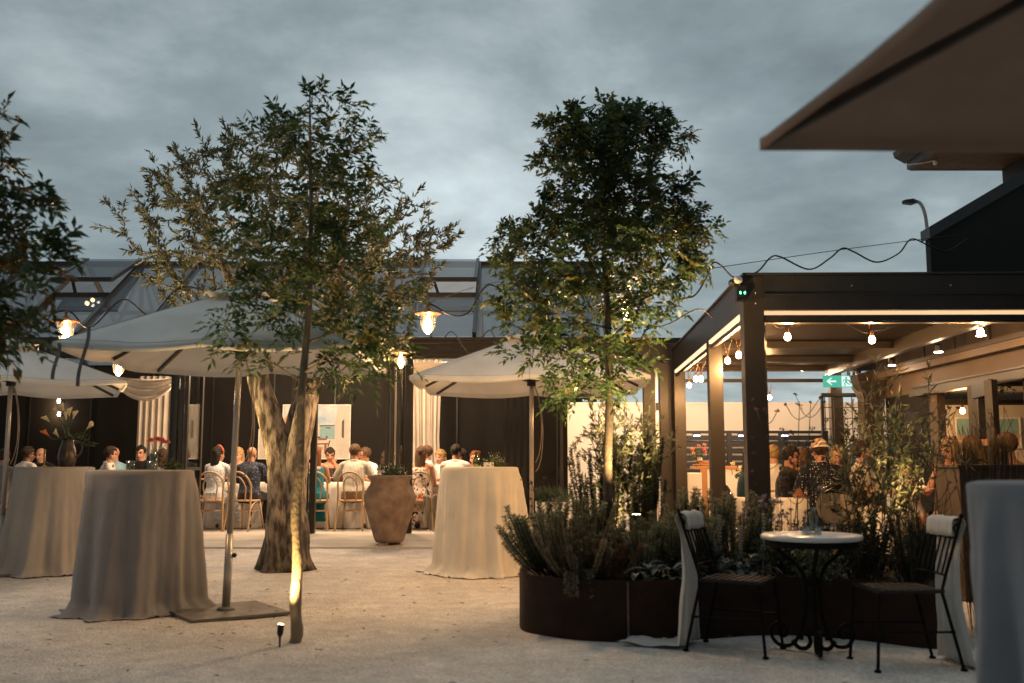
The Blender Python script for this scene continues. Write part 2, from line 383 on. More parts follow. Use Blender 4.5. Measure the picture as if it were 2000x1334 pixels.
lit = tag(mb.build('leaf_litter', [mat('dead_leaf', (.20, .13, .08), rough=.9), mat('dry_leaf', (.30, .23, .15), rough=.9)]), 'small dry leaves scattered over the pale gravel', 'leaf litter'); lit['kind'] = 'stuff'
CONC = mat('pale_concrete', (.46, .43, .39), rough=.85, var=.12, scale=1.5, bump=.08, bscale=60)
mb = MB()   # paved terrace: gently sloping bays with joints
xj = [-14 + 2.2 * i for i in range(11)]
for i, xa in enumerate(xj[:-1]):
    xb = xj[i + 1] - .012; z0, z1, z2 = .03, .045, .10
    for (ya, yb, za, zb) in ((14.06, 14.78, z0, .064), (14.80, 15.60, .065, z2)):
        mb.add([(xa, ya, za), (xb, ya, za), (xb, yb, zb), (xa, yb, zb), (xa, ya, -.1), (xb, ya, -.1), (xb, yb, -.1), (xa, yb, -.1)],
               [(0, 1, 2, 3), (0, 4, 5, 1), (2, 6, 7, 3), (1, 5, 6, 2), (0, 3, 7, 4)])
mb.build('terrace', CONC).__setitem__('kind', 'structure')
mb = MB(); mb.box((-1.2, 19.31, .05), (27, 7.4, .094))
struct(mb.build('floor', CONC))

# ================================================================== main building with the glass roof
FY = 15.6; ZE = 3.15; ZB = 2.82; RY = 18.3; ZR = 4.85; BY = 21.0
bld = thing('glass_roof_building', 'long black steel dining hall with a pitched glass roof and open folding doors', 'building', (-4, FY, .1))
mb = MB(); mb.box((-5.75, FY + .06, (ZE + ZB) / 2), (15.3, .16, ZE - ZB)); mb.box((-5.75, FY - .05, ZE - .03), (15.3, .12, .05)); mb.box((-5.75, FY - .035, ZB + .07), (15.3, .05, .03))
mb.box((-5.75, FY - .04, ZB + .2), (15.3, .03, .02))
mb.build('eaves_beam', BRONZE, bld)
mb = MB(); mb.box((-5.75, RY, ZR + .02), (15.3, .12, .1)); mb.build('ridge_beam', STEEL, bld)
rx = [-.6 + 1.05 * k for k in range(-12, 3)]
for x_ in rx:
    mb = MB(); mb.beam((x_, FY + .02, ZE + .05), (x_, RY - .06, ZR + .03), .06, .09); mb.beam((x_, RY + .06, ZR + .03), (x_, BY, ZE + .05), .06, .09)
    mb.build('rafter', STEEL, bld)
def rz_(y): return ZE + .02 + (ZR - ZE) * (y - FY) / (RY - FY)
VENTS = (-7.95, -1.65)
for k in range(len(rx) - 1):
    xa, xb = rx[k] + .034, rx[k + 1] - .034
    v = any(abs(xa - .034 - q) < .05 for q in VENTS)
    ytop = 17.0 if v else RY - .08
    mb = MB(); mb.add([(xa, FY, rz_(FY)), (xb, FY, rz_(FY)), (xb, ytop, rz_(ytop)), (xa, ytop, rz_(ytop))], [(0, 1, 2, 3)])
    mb.build('roof_pane', GLASSR, bld)
    mb = MB(); mb.add([(xa, BY, ZE), (xb, BY, ZE), (xb, RY + .08, ZR - .03), (xa, RY + .08, ZR - .03)], [(0, 1, 2, 3)])
    mb.build('roof_pane', GLASSR, bld)
    if v:
        mb = MB(); z1 = 4.33; y1 = 16.95
        mb.beam((xa, RY - .04, ZR + .1), (xa, y1, z1), .06, .07); mb.beam((xb, RY - .04, ZR + .1), (xb, y1, z1), .06, .07)
        mb.beam((xa - .03, y1 - .03, z1), (xb + .03, y1 - .03, z1), .07, .07)
        sash = mb.build('roof_vent', STEEL, bld)
        mb = MB(); mb.add([(xa, y1, z1 + .02), (xb, y1, z1 + .02), (xb, RY - .06, ZR + .11), (xa, RY - .06, ZR + .11)], [(0, 1, 2, 3)]); mb.build('pane', GLASSR, sash)
        mb = MB(); mb.beam((xa + .35, 17.05, 4.06), (xa + .25, 17.1, 4.36), .05, .03); mb.build('vent_stay', STEEL, sash)
        mb = MB(); mb.box(((xa + xb) / 2, 17.0, rz_(17.0) + .02), (xb - xa, .07, .08)); mb.build('vent_sill', BRONZE, bld)
for k in range(0, len(rx), 2):   # interior trusses seen through the glass
    x_ = rx[k]
    mb = MB(); mb.beam((x_, FY + .1, ZE - .05), (x_, BY - .1, ZE - .05), .07, .12); mb.beam((x_, RY, ZE + .02), (x_, RY, ZR - .04), .07, .07, up=(1, 0, 0))
    mb.beam((x_, 16.9, ZE), (x_, RY, ZR - .1), .05, .06); mb.beam((x_, 19.7, ZE), (x_, RY, ZR - .1), .05, .06)
    mb.build('roof_truss', STEEL, bld)
for yy in (16.6, 20.2):
    mb = MB(); z_ = rz_(yy) - .1 if yy < RY else ZR - .08 - (ZR - ZE) * (yy - RY) / (BY - RY)
    mb.box((-5.75, yy, z_), (15.0, .05, .07)); mb.build('purlin', STEEL, bld)
mb = MB()
mb.box((-6.6, 20.0, 1.62), (15.0, .12, 3.04))
for i in range(13): mb.box((-13.3 + 1.22 * i, 19.93, 1.62), (.03, .03, 3.04), mi=1)
mb.build('back_wall', [DARKWALL, BLACKM], bld)
mb = MB(); mb.box((.82, 17.8, 1.45), (.1, 4.3, 2.7)); mb.build('end_wall', DARKWALL, bld)
# folding door stacks, leaves folded at right angles to the front
def leaf(xc, y0, y1, glazed=True, z1=2.80):
    mb = MB(); t = .05; yc = (y0 + y1) / 2; d = y1 - y0
    for yy in (y0 + .035, y1 - .035): mb.box((xc, yy, .10 + (z1 - .10) / 2), (t, .07, z1 - .10))
    for zz, hh in ((.17, .14), (z1 - .05, .10), (1.1, .05)): mb.box((xc, yc, zz), (t - .004, d - .141, hh))
    o = mb.build('door_leaf', BLACKM if not glazed else STEEL, bld)
    mb = MB(); mb.box((xc, yc, 1.45), (.012 if glazed else .03, d - .14, 2.42)); mb.build('pane' if glazed else 'panel', GLASSP if glazed else BRONZE, o)
    mb = MB(); mb.box((xc - .035, y0 + .035, 1.05), (.02, .03, .16)); mb.build('handle', BRONZE, o)
for xc in (-5.03, -4.95, -4.87): leaf(xc, 14.9, 15.66)
for xc in (-3.28, -3.19): leaf(xc, 14.92, 15.66)
for xc in (-1.87, -1.79, -1.70): leaf(xc, 14.88, 15.66)
for xc in (-.10, -.01, .09, .19): leaf(xc, 14.95, 15.66, glazed=False)
leaf(.74, 14.95, 15.66)
mb = MB(); mb.box((.46, 15.62, 1.46), (.46, .06, 2.70)); mb.build('fixed_panel', BRONZE, bld)
for xp in (-8.6, -5.31, -3.1, -1.6, .28):
    mb = MB(); mb.box((xp, FY + .06, 1.46), (.09, .10, 2.71)); mb.build('post', STEEL, bld)
# link between the hall and the pergola: flat fascia on dark posts
lk = thing('entrance_canopy', 'low flat black canopy on dark panel posts joining hall and pergola', 'canopy', (1.8, 15.3, .1))
mb = MB(); mb.box((1.68, 15.9, 2.85), (1.82, 1.2, .5)); mb.box((1.68, 15.27, 3.06), (1.86, .06, .09)); mb.build('fascia', STEEL, lk)
for (xa, xb, m_) in ((2.02, 2.20, BRONZE), (2.27, 2.50, BRONZE)):
    mb = MB(); mb.box(((xa + xb) / 2, 15.35, 1.32), (xb - xa, .12, 2.56)); mb.build('post', m_, lk, bevel=.006)
mb = MB(); mb.box((2.235, 15.38, 1.32), (.03, .04, 2.56)); mb.build('door_channel', mat('bright_metal', (.6, .58, .55), rough=.3, metal=.8), lk)
mb = MB(); mb.box((2.24, 15.30, 2.05), (.04, .03, .12)); mb.box((2.25, 15.30, 1.1), (.04, .03, .16)); mb.build('latch', BLACKM, lk)

# ================================================================== boundary wall, fence, hedge
bw = MB(); bw.box((6.6, 18.6, 1.13), (11.4, .2, 2.28)); bw.box((6.6, 18.6, 2.285), (11.44, .24, .04))
tag(bw.build('boundary_wall', WHITEWALL), 'tall white rendered wall running along the back of the courtyard', 'wall')
fn = thing('slat_fence', 'black horizontal slat fence standing before the white wall', 'fence', (4.3, 18.2, .1))
mb = MB()
for i in range(13): mb.box((4.35, 18.2, .2 + i * .12), (2.75, .03, .085))
mb.build('slats', BLACKM, fn)
for xp in (3.0, 3.95, 4.9, 5.7):
    mb = MB(); mb.box((xp, 18.2, .88), (.09, .07, 1.72)); mb.build('post', BLACKM, fn)
mb = MB(); mb.box((4.35, 18.2, 1.745), (2.8, .08, .05)); mb.build('top_rail', BLACKM, fn)

# ================================================================== pergola
PO = Vector((2.12, 9.04, 0)); PX = Vector((1, -.02, 0)); PY = Vector((.055, 1, 0)); PA = math.atan2(-.055, 1)
def W(a, b_, z): p = PO + PX * a + PY * b_; return Vector((p.x, p.y, z))
pg = thing('pergola', 'large black steel louvred pergola with strip-lit beams over diners', 'pergola', W(0, 0, 0))
mb = MB(); mb.add([W(.1, .3, .06), W(3.3, .3, .06), W(3.3, 6.6, .09), W(.1, 6.6, .09)], [(0, 1, 2, 3)])
fl = mb.build('pergola_floor', CONC); struct(fl)
mb = MB(); mb.box(W(.1, .1, 1.45), (.19, .19, 2.9), rz=PA); mb.box(W(.21, .12, 1.25), (.03, .05, 2.4), rz=PA); mb.build('post', BRONZE, pg, bevel=.006)
for (a, b_, wd) in ((.08, 2.35, .16), (.08, 6.0, .17), (2.42, 6.0, .17)):
    mb = MB(); mb.box(W(a, b_, 1.33), (wd, .16, 2.55), rz=PA); mb.build('post', BRONZE, pg, bevel=.006)
mb = MB(); mb.box(W(.05, 1.2, 1.3), (.05, .04, 2.4), rz=PA)
ZPT, ZPB = 2.90, 2.575
mb = MB()
for a_, z_ in ((1.0, 2.80), (1.9, 2.80), (2.7, 2.80), (.12, 2.74), (.12, 2.64)): mb.ball(W(a_, -.010 if a_ > .2 else -.0, z_), .009, 8, 5)
mb.build('bolts', mat('bright_metal', (.6, .58, .55)), pg)
mb = MB(); mb.beam(W(.19, .08, (ZPT + ZPB) / 2), W(3.2, .08, (ZPT + ZPB) / 2), .17, ZPT - ZPB); mb.beam(W(.19, -.018, 2.72), W(3.2, -.018, 2.72), .02, .012)
mb.beam(W(.0, .08, ZPT + .012), W(3.2, .08, ZPT + .012), .21, .022); fbm = mb.build('front_beam', STEEL, pg, bevel=.004)
mb = MB(); mb.beam(W(.2, .04, 2.555), W(3.2, .04, 2.555), .03, .032); mb.build('light_strip', emit('strip_glow', (1, .62, .33), .75), pg)
mb = MB(); mb.beam(W(.2, .05, 2.505), W(3.2, .05, 2.505), .06, .05); mb.beam(W(.2, .08, 2.47), W(3.2, .08, 2.47), .10, .012); mb.build('blind_rail', STEEL, pg)
mb = MB(); mb.beam(W(.08, .2, (ZPT + ZPB) / 2), W(.08, 6.1, (ZPT + ZPB) / 2), .15, ZPT - ZPB); mb.beam(W(.08, .2, ZPT + .012), W(.08, 6.1, ZPT + .012), .19, .022); mb.build('side_beam', BRONZE, pg, bevel=.004)
for (b0, b1) in ((.25, 2.25), (2.45, 5.9)):
    mb = MB(); mb.beam(W(.02, b0, 2.552), W(.02, b1, 2.552), .03, .038); mb.build('light_strip', emit('strip_glow_side', (1, .66, .38), 1.1), pg)
    mb = MB(); mb.beam(W(.045, b0, 2.50), W(.045, b1, 2.50), .04, .045); mb.build('blind_rail', BLACKM, pg)
mb = MB(); mb.beam(W(0, 6.05, 2.73), W(3.2, 6.05, 2.73), .15, .32); mb.beam(W(0, 5.98, 2.42), W(3.2, 5.98, 2.42), .06, .05); mb.build('rear_beam', BRONZE, pg)
mb = MB(); mb.beam(W(2.36, .2, 2.58), W(2.36, 6.0, 2.58), .14, .16); mb.beam(W(2.29, .2, 2.49), W(2.29, 6.0, 2.49), .05, .03); mb.build('gutter_beam', BRONZE, pg)
LOUV = mat('louvre_brown', (.022, .015, .010), rough=.36, var=.1, scale=2, spec=.5)
mb = MB()
for i in range(29):
    b_ = .28 + i * .2
    mb.beam(W(.17, b_, 2.66), W(2.28, b_, 2.66), .185, .03, up=(0, .12, 1))
mb.build('louvre_roof', LOUV, pg)
for b_ in (2.9, 4.6):
    mb = MB(); mb.beam(W(.16, b_, 2.60), W(2.28, b_, 2.60), .09, .07); mb.beam(W(.16, b_ - .05, 2.555), W(2.28, b_ - .05, 2.555), .03, .012); mb.build('cross_beam', BRONZE, pg)

# ================================================================== right-hand building
TAN = mat('tan_boards', (.11, .072, .042), rough=.6, var=.1, scale=3, bump=.05)
rb = thing('black_building', 'black gabled building with tan lit wall under its eaves beside pergola', 'building', (5.6, 11, 0))
mb = MB(); mb.box((5.37, 12.0, 2.62), (.12, 5.0, 1.04)); mb.build('upper_wall', TAN, rb)
mb = MB()
for i in range(6): mb.box((5.36, 9.5 + i * .155, 1.08), (.08, .145, 2.0))
mb.build('board_wall', TAN, rb)
mb = MB(); mb.box((5.40, 7.2, 1.55), (.1, 4.4, 3.1)); mb.build('side_wall', DARKWALL, rb)
mb = MB(); mb.box((5.36, 12.56, 1.08), (.1, .24, 2.03)); mb.build('door_frame', TAN, rb)
mb = MB(); mb.box((5.38, 13.45, 1.08), (.1, 1.5, 2.03)); mb.build('side_wall', DARKWALL, rb)
mb = MB(); mb.beam((5.24, 9.4, 2.065), (5.24, 13.0, 2.065), .1, .05); mb.beam((5.22, 9.4, 2.16), (5.22, 13.0, 2.16), .04, .02)
mb.beam((5.25, 9.4, 2.115), (5.25, 13.0, 2.115), .04, .07)
mb.build('door_track', BRONZE, rb)
# dark glazed door leaf standing half open, with timber push bar
dl = MB(); A = Vector((5.22, 11.25, 0)); B = Vector((5.02, 10.42, 0))
for p_ in (A, B): dl.box((p_.x, p_.y, 1.06), (.07, .12, 1.98), rz=.2)
for z_, h_ in ((1.98, .16), (.30, .5)): dl.beam((A.x, A.y, z_), (B.x, B.y, z_), .055, h_)
dlo = dl.build('glazed_door', BLACKM, rb)
mb = MB(); mb.beam((A.x, A.y, 1.22), (B.x, B.y, 1.22), .012, 1.36); mb.build('pane', glass('door_pane', tint=(.6, .6, .62), gloss=.14), dlo)
mb = MB(); mb.beam((A.x - .05, A.y, 1.40), (B.x - .05, B.y, 1.40), .03, .07); mb.build('push_bar', TIMBER, dlo)
# hung rail with drop rods
mb = MB(); mb.beam((5.10, 9.2, 2.46), (5.10, 15.0, 2.46), .05, .05); mb.beam((5.16, 9.2, 2.40), (5.16, 15.0, 2.40), .10, .09, mi=1); mb.beam((5.10, 9.2, 2.80), (5.10, 15.0, 2.80), .06, .05)
for i in range(7): mb.box((5.10, 9.7 + i * .85, 2.63), (.03, .03, .30))
mb.build('hanging_rail', [BRONZE, TAN], rb)
mb = MB(); mb.beam((4.72, 9.2, 2.93), (4.72, 15.0, 2.93), .9, .03); mb.build('eaves_soffit', BRONZE, rb)
# room beyond the opening
mb = MB(); mb.box((7.2, 14.05, 1.45), (3.5, .1, 2.8)); mb.build('tiled_wall', mat('white_tiles', (.66, .60, .52), rough=.35, var=.04, scale=2), rb)
mb = MB(); mb.box((7.2, 13.8, 2.02), (3.5, .3, .06)); mb.box((7.2, 13.85, 2.28), (3.5, .2, .05)); mb.build('wall_shelf', DARKWALL, rb)
mb = MB(); mb.box((7.2, 11.8, 2.95), (3.5, 4.6, .08)); mb.build('room_ceiling', TAN, rb)
mb = MB(); mb.box((9.0, 11.8, 1.45), (.1, 4.6, 2.9)); mb.build('room_wall', TAN, rb)
# gabled upper part
def prism(mb, poly, y0, y1, mi=0):
    n = len(poly); vs = [(x, y0, z) for x, z in poly] + [(x, y1, z) for x, z in poly]
    mb.add(vs, [tuple(range(n))[::-1], tuple(range(n, 2 * n))] + [(i, (i + 1) % n, n + (i + 1) % n, n + i) for i in range(n)], mi)
g0, g1 = P(1815, 445, 11.0), P(2000, 335, 11.0); sl_ = (g1.z - g0.z) / (g1.x - g0.x)
mb = MB(); prism(mb, [(g0.x, 2.98), (9.5, 2.98), (9.5, g0.z + (9.5 - g0.x) * sl_ - .1), (g0.x, g0.z - .1)], 11.0, 11.12); mb.build('gable_wall', mat('black_cladding', (.010, .009, .009), rough=.7, var=.1, scale=3), rb)
mb = MB(); prism(mb, [(g0.x - .02, g0.z - .13), (g0.x - .02, g0.z), (9.6, g0.z + (9.6 - g0.x) * sl_), (9.6, g0.z + (9.6 - g0.x) * sl_ - .19)], 10.95, 11.2); mb.build('roof', mat('slate_metal', (.055, .062, .070), rough=.5, var=.1), rb)
e0 = P(1780, 331, 12.9); e1 = P(1957, 331, 12.9); zs = e0.z
ub = thing('upper_house', 'dark upper storey with deep brown soffit eaves behind near parasol', 'building', (8, 12.5, 3))
mb = MB(); mb.box(((e1.x + 9.4) / 2, 12.3, (zs + 2.9) / 2), (9.4 - e1.x, 1.2, zs - 2.9)); mb.build('wall', mat('black_cladding', (.010, .009, .009)), ub)
mb = MB(); mb.box(((e0.x + 9.6) / 2, 11.95, zs + .03), (9.6 - e0.x, 1.9, .05)); mb.build('soffit', mat('brown_soffit', (.16, .10, .055), rough=.7), ub)
mb = MB(); mb.box((e0.x - .01, 11.95, zs + .10), (.08, 1.94, .20)); mb.box(((e0.x + 9.6) / 2, 12.93, zs + .10), (9.6 - e0.x, .06, .20)); prism(mb, [(e0.x - .20, zs + .17), (e0.x - .06, zs + .09), (e0.x - .06, zs + .24), (e0.x - .22, zs + .24)], 10.95, 12.95); mb.build('gutter', BLACKM, ub)
mb = MB(); prism(mb, [(e0.x - .1, zs + .22), (9.7, zs + .22), (9.7, zs + 1.6)], 11.0, 12.95); mb.build('roof', mat('slate_metal', (.055, .062, .070)), ub)
q_ = P(1827, 312, 12.5); mb = MB(); mb.ball((q_.x, 12.5, zs - .03), .035); mb.tube([(q_.x, 12.5, zs), (q_.x - .15, 12.55, zs - .02), (q_.x - .3, 12.7, zs + .0)], .008, n=5); mb.build('soffit_lamp', WHITEWALL, ub)
# street lamp far behind
sp = thing('street_lamp', 'tall grey street lamp with curved arm rising behind the black building', 'street lamp', P(1813, 600, 30) * 1)
base = Vector((12.80, 30, 0)); sp.location = base
mb = MB(); mb.tube([base, base + Vector((0, 0, 4)), base + Vector((-.02, 0, 8.2))], [.11, .09, .075], n=10)
top = base + Vector((-.02, 0, 8.2)); mb.tube(bez(top, top + Vector((0, 0, .7)), top + Vector((-.12, 0, 1.08)), top + Vector((-.36, 0, 1.0))), .055, n=8)
mb.build('pole', mat('grey_pole', (.30, .31, .32), rough=.5), sp)
mb = MB(); hp = top + Vector((-.36, 0, 1.0)); mb.rings([[hp + Vector((x_, yy, z_)) for yy, z_ in ((-s_, -t_), (s_, -t_), (s_ * .7, t_), (-s_ * .7, t_))] for x_, s_, t_ in ((.1, .05, .04), (-.05, .14, .08), (-.30, .13, .05), (-.36, .06, .03))]); mb.build('lamp_head', BLACKM, sp)
scene.render.engine = 'CYCLES'
cy = scene.cycles; cy.max_bounces = 6; cy.diffuse_bounces = 3; cy.glossy_bounces = 3; cy.transmission_bounces = 4; cy.transparent_max_bounces = 14
cy.caustics_reflective = False; cy.caustics_refractive = False; cy.sample_clamp_indirect = 4.0; cy.use_denoising = True
# ================================================================== parasols
POLEM = mat('brushed_pole', (.50, .46, .42), rough=.35, metal=.6, var=.08)
RIBM = mat('dark_rib', (.07, .055, .045), rough=.5)
def parasol(label, c, half, rz, ze, za, lean=(0, 0), plate=True, sag=.055, cap=.23, canvas=None, lift=0.0):
    canvas = canvas or CANVAS
    t = thing('parasol', label, 'parasol', (c[0], c[1], 0), group=None)
    ca, sa = math.cos(rz), math.sin(rz); ax = Vector((c[0] + lean[0], c[1] + lean[1], 0))
    def S(u, v, z): return Vector((ax.x + (u * ca - v * sa) * half, ax.y + (u * sa + v * ca) * half, z))
    def zz(u, v):
        m = max(abs(u), abs(v)); a = math.atan2(v, u); k = abs(math.sin(4 * a))
        return za - (za - ze) * (m ** 1.06) - sag * k * m * (1 - .55 * m) - (.012 * k if m > .97 else 0) + lift * (1 if v >= abs(u) - 1e-6 else 0) * m * m * (1 - (min(abs(u), abs(v)) / max(m, 1e-6)) ** 2)
    mb = MB(); rows = []
    n = 48; per = []
    for i in range(n):
        q = i / n * 4; s = int(q); f_ = (q - s) * 2 - 1
        per.append([(1, f_), (-f_, 1), (-1, -f_), (f_, -1)][s])
    ms = [.1, .2, .3, .42, .54, .66, .78, .88, .96, 1.0]
    rows = [[S(u * m, v * m, zz(u * m, v * m)) for u, v in per] for m in ms]
    rows.append([S(u * 1.0, v * 1.0, zz(u, v) - .035) for u, v in per])
    for q_ in rows[1:-2]:
        for p_ in q_: p_.z += .010 * mnoise.noise(p_ * 2.3) + .004 * mnoise.noise(p_ * 9)
    rows_c = rows
    mb.rings(rows, cap=False); cn = mb.build('canopy', canvas, t, smooth=True, solid=.004)
    mb = MB(); rows = [[S(u * m, v * m, zz(u * m, v * m) + .055 - m * .07 + (.03 * abs(math.sin(2 * math.atan2(v, u))) ** 2 if m > cap * .8 else 0)) for u, v in per] for m in (.005, cap * .4, cap * .75, cap)]
    mb.rings(rows, cap=False); mb.build('vent_cap', canvas, t, smooth=True, solid=.004)
    mb = MB()
    for i_ in range(0, n, 6): mb.tube([r_[i_] + Vector((0, 0, .003)) for r_ in rows_c], .0035, n=4, cap=False)
    mb.tube([p_ + Vector((0, 0, .003)) for p_ in rows_c[-3]] + [rows_c[-3][0] + Vector((0, 0, .003))], .0025, n=4, cap=False)
    mb.build('seams', mat('seam_thread', (.42, .38, .34), rough=.9), cn)
    hub = Vector((ax.x, ax.y, ze + .03)); topp = Vector((ax.x, ax.y, za - .03))
    tips = [(1, 1), (1, 0), (1, -1), (0, -1), (-1, -1), (-1, 0), (-1, 1), (0, 1)]
    for u, v in tips:
        mb = MB(); end = S(u * .985, v * .985, zz(u * .985, v * .985) - .022); midp = S(u * .5, v * .5, zz(u * .5, v * .5) - .022)
        mb.beam(topp, midp, .022, .026); mb.beam(midp, end, .022, .026); r_ = mb.build('rib', RIBM, t)
        mb = MB(); mb.beam(hub, midp, .016, .022); mb.build('strut', RIBM, r_)
    base = Vector((c[0], c[1], .0)); d = (topp - base).normalized()
    mb = MB(); mb.tube([base + d * .03, base + d * .62], .032, n=14); mb.tube([base + d * .60, topp], .024, n=14); mb.build('pole', POLEM, t, smooth=True)
    mb = MB(); mb.lathe([(.05, -.04), (.05, .05), (.035, .07)], 12, hub); mb.build('hub', BLACKM, t)
    mb = MB(); mb.ball(base + d * .45 + Vector((.045, 0, 0)), .02); mb.build('clamp_knob', BLACKM, t)
    if plate:
        mb = MB(); mb.box(base + Vector((0, 0, .012)), (.78, .78, .022), rz=rz + .6); mb.lathe([(.07, .024), (.07, .035), (.04, .05)], 16, base); mb.build('base_plate', mat('base_steel', (.16, .145, .13), rough=.7, var=.3, scale=8), t)
    mb = MB()
    for k in range(2):
        p0 = hub + Vector((.02, 0, 0)); mb.tube(bez(p0, p0 + Vector((.12 + .04 * k, -.02, -.3)), p0 + Vector((.12, 0, -.75 - .2 * k)), p0 + Vector((.025, 0, -.9 - .1 * k))), .005, n=4)
    mb.build('cord', mat('cord_tan', (.35, .28, .21)), t)
    return t, S
u1, S1 = parasol('off-white parasol leaning over draped table with loose straps hanging from its corner', (-2.28, 8.13), 1.06, 0, 2.04, 2.60, lean=(.06, -.02))
cA = S1(-1, -1, 2.0)
mb = MB()
for (dx, L_, bend) in ((.055, .26, -.03), (.26, .42, -.06)):
    p0 = cA + Vector((dx, -.015, .03 if dx < .1 else .14))
    q = bez(p0, p0 + Vector((.03, -.02, -L_ * .3)), p0 + Vector((bend, -.02, -L_ * .6)), p0 + Vector((bend * .8, -.02, -L_)), 10)
    mb.rings([[p + Vector((-.012, 0, 0)), p + Vector((.012, .003, 0)), p + Vector((.012, .006, 0)), p + Vector((-.012, .003, 0))] for p in q])
mb.build('strap', mat('strap_grey', (.18, .165, .16), rough=.9), u1)
u2, S2 = parasol('off-white parasol cut by the left picture edge with candle-lit beige canopy', (-5.55, 11.0), 1.13, R(25), 2.04, 2.51)
u3, S3 = parasol('off-white parasol between the planter tree and the hall front', (.22, 11.25), 1.22, R(-2), 2.06, 2.64)
u4, S4 = parasol('large blurred brown-lit parasol overhanging the top right corner', (2.41, 1.87), 1.44, R(7), 2.22, 2.87, sag=.03, lift=.062, canvas=mat('warm_dim_canvas', (.35, .235, .175), rough=.95, var=.06, spec=.1, trans=.12))  # warm dim light under this canopy is put into the canvas colour

# ================================================================== draped cocktail tables
def drape(name, label, c, rt, rb_, h, m, seed, folds=13, puddle=.09, n=220):
    rg = random.Random(seed); ph = []
    a = 0
    while a < 2 * math.pi - .12:
        wd = rg.uniform(.55, 1.5) * 2 * math.pi / folds; ph.append((a, wd, rg.uniform(.35, 1.15), rg.uniform(-.25, .25))); a += wd
    def fold(th, t):
        v = .07 * math.sin(th * 23 + seed + 2 * t) * math.sin(th * 7 + seed)
        for a0, wd, am, sk in ph:
            d = ((th + sk * t * .35 - a0 - wd / 2 + math.pi) % (2 * math.pi)) - math.pi
            e_ = abs(d) / (wd * .62)
            if e_ < 1: v += am * (1 - e_ ** 1.5)
        return v
    prof = [(0, 0.0, 0), (rt * .5, 0.002, 0), (rt * .93, .001, 0), (rt * .985, -.004, 0)]
    rows = []
    for r_, dz, _ in prof: rows.append([Vector((c[0] + r_ * math.cos(2 * math.pi * j / n), c[1] + r_ * math.sin(2 * math.pi * j / n), h + dz)) for j in range(n)])
    K = 30
    for i in range(K + 1):
        t = i / K; z = (h - .016) * (1 - t) + .006
        row = []
        for j in range(n):
            th = 2 * math.pi * j / n
            fv = fold(th, t) - .45
            rr = rt + .004 + (rb_ - rt) * (t ** 1.35) + fv * (.016 + .115 * t ** .8) * min(1, t * 9)
            rr += .016 * t * mnoise.noise(Vector((math.cos(th) * 3, math.sin(th) * 3, t * 4 + seed))) + min(1, t * 6) * (.0045 * mnoise.noise(Vector((math.cos(th) * 9, math.sin(th) * 9, t * 14 + seed))) + .003 * mnoise.noise(Vector((math.cos(th) * 22, math.sin(th) * 22, t * 18 + seed))))
            if t > .93: rr += (t - .93) / .07 * puddle * (.5 + .9 * mnoise.noise(Vector((math.cos(th) * 2.5 + seed, math.sin(th) * 2.5, 1))))
            row.append(Vector((c[0] + rr * math.cos(th), c[1] + rr * math.sin(th), z + (.02 * abs(mnoise.noise(Vector((th * 9, seed, t * 3)))) if t > .93 else 0))))
        rows.append(row)
    row = []
    for j in range(n):   # hem lying on the gravel
        th = 2 * math.pi * j / n; p = rows[-1][j]; e = puddle * (.45 + .9 * abs(mnoise.noise(Vector((math.cos(th) * 3, math.sin(th) * 3, seed + 5)))))
        row.append(p + Vector((math.cos(th) * e, math.sin(th) * e, .012 * mnoise.noise(Vector((th * 14, 0, seed))) - .004)))
    rows.append(row)
    mb = MB(); mb.rings(rows, cap=False)
    o = mb.build(name, m, None, smooth=True)
    return tag(o, label, 'tablecloth', 'draped cocktail tables')
drape('tablecloth', 'grey linen cloth draped to the gravel over cocktail table beside the parasol base', (-3.07, 8.3), .42, .455, 1.125, CLOTHG, 3)
drape('tablecloth', 'beige linen cloth over cocktail table carrying the jug of calla lilies', (-5.10, 11.2), .41, .52, 1.14, CLOTH, 8)
drape('tablecloth', 'cream linen cloth over cocktail table between terracotta pot and planter', (-.355, 11.1), .42, .47, 1.14, linen('cream_linen', (.70, .66, .60)), 21, puddle=.13)
drape('tablecloth', 'blurred blue-grey cloth over cocktail table in right foreground corner', (2.045, 3.5), .42, .44, 1.115, linen('bluegrey_linen', (.24, .25, .275)), 5)

# things on the cocktail tables
GREENS = mat('stem_green', (.05, .085, .03), rough=.6, var=.3)
CREAM = mat('petal_cream', (.80, .70, .45), rough=.6, var=.15, trans=.3)
PEACH = mat('petal_orange', (.75, .26, .07), rough=.6, var=.2, trans=.3)
PINK = mat('petal_pink', (.72, .17, .16), rough=.6, var=.2, trans=.3)
WHITEP = mat('petal_white', (.80, .76, .68), rough=.7, trans=.3)
PURPLE = mat('petal_mauve', (.34, .26, .34), rough=.7, trans=.2)
def calla(mb, p, d, s, mi):
    d = Vector(d).normalized(); x = d.orthogonal().normalized(); y = d.cross(x); rows = []
    for i in range(6):
        t = i / 5; r_ = s * (.12 + .5 * t ** 1.6)
        rows.append([p + d * (s * 1.5 * t + (s * .55 * t * t * max(0, math.cos(a)))) + (x * math.cos(a) + y * math.sin(a)) * r_ for a in [2 * math.pi * j / 10 for j in range(10)]])
    mb.rings(rows, cap=False, mi=mi)
jug = thing('flower_jug', 'dark metal jug of yellow and white calla lilies on the beige table', 'jug', (-4.95, 11.15, 1.142))
b0 = jug.location
mb = MB(); mb.lathe([(.07, 0), (.085, .02), (.10, .10), (.085, .20), (.06, .27), (.065, .31), (.058, .305), (.05, .26), (.05, .1)], 24, b0); mb.build('jug_body', mat('pewter', (.10, .08, .065), rough=.35, metal=.7), jug, smooth=True)
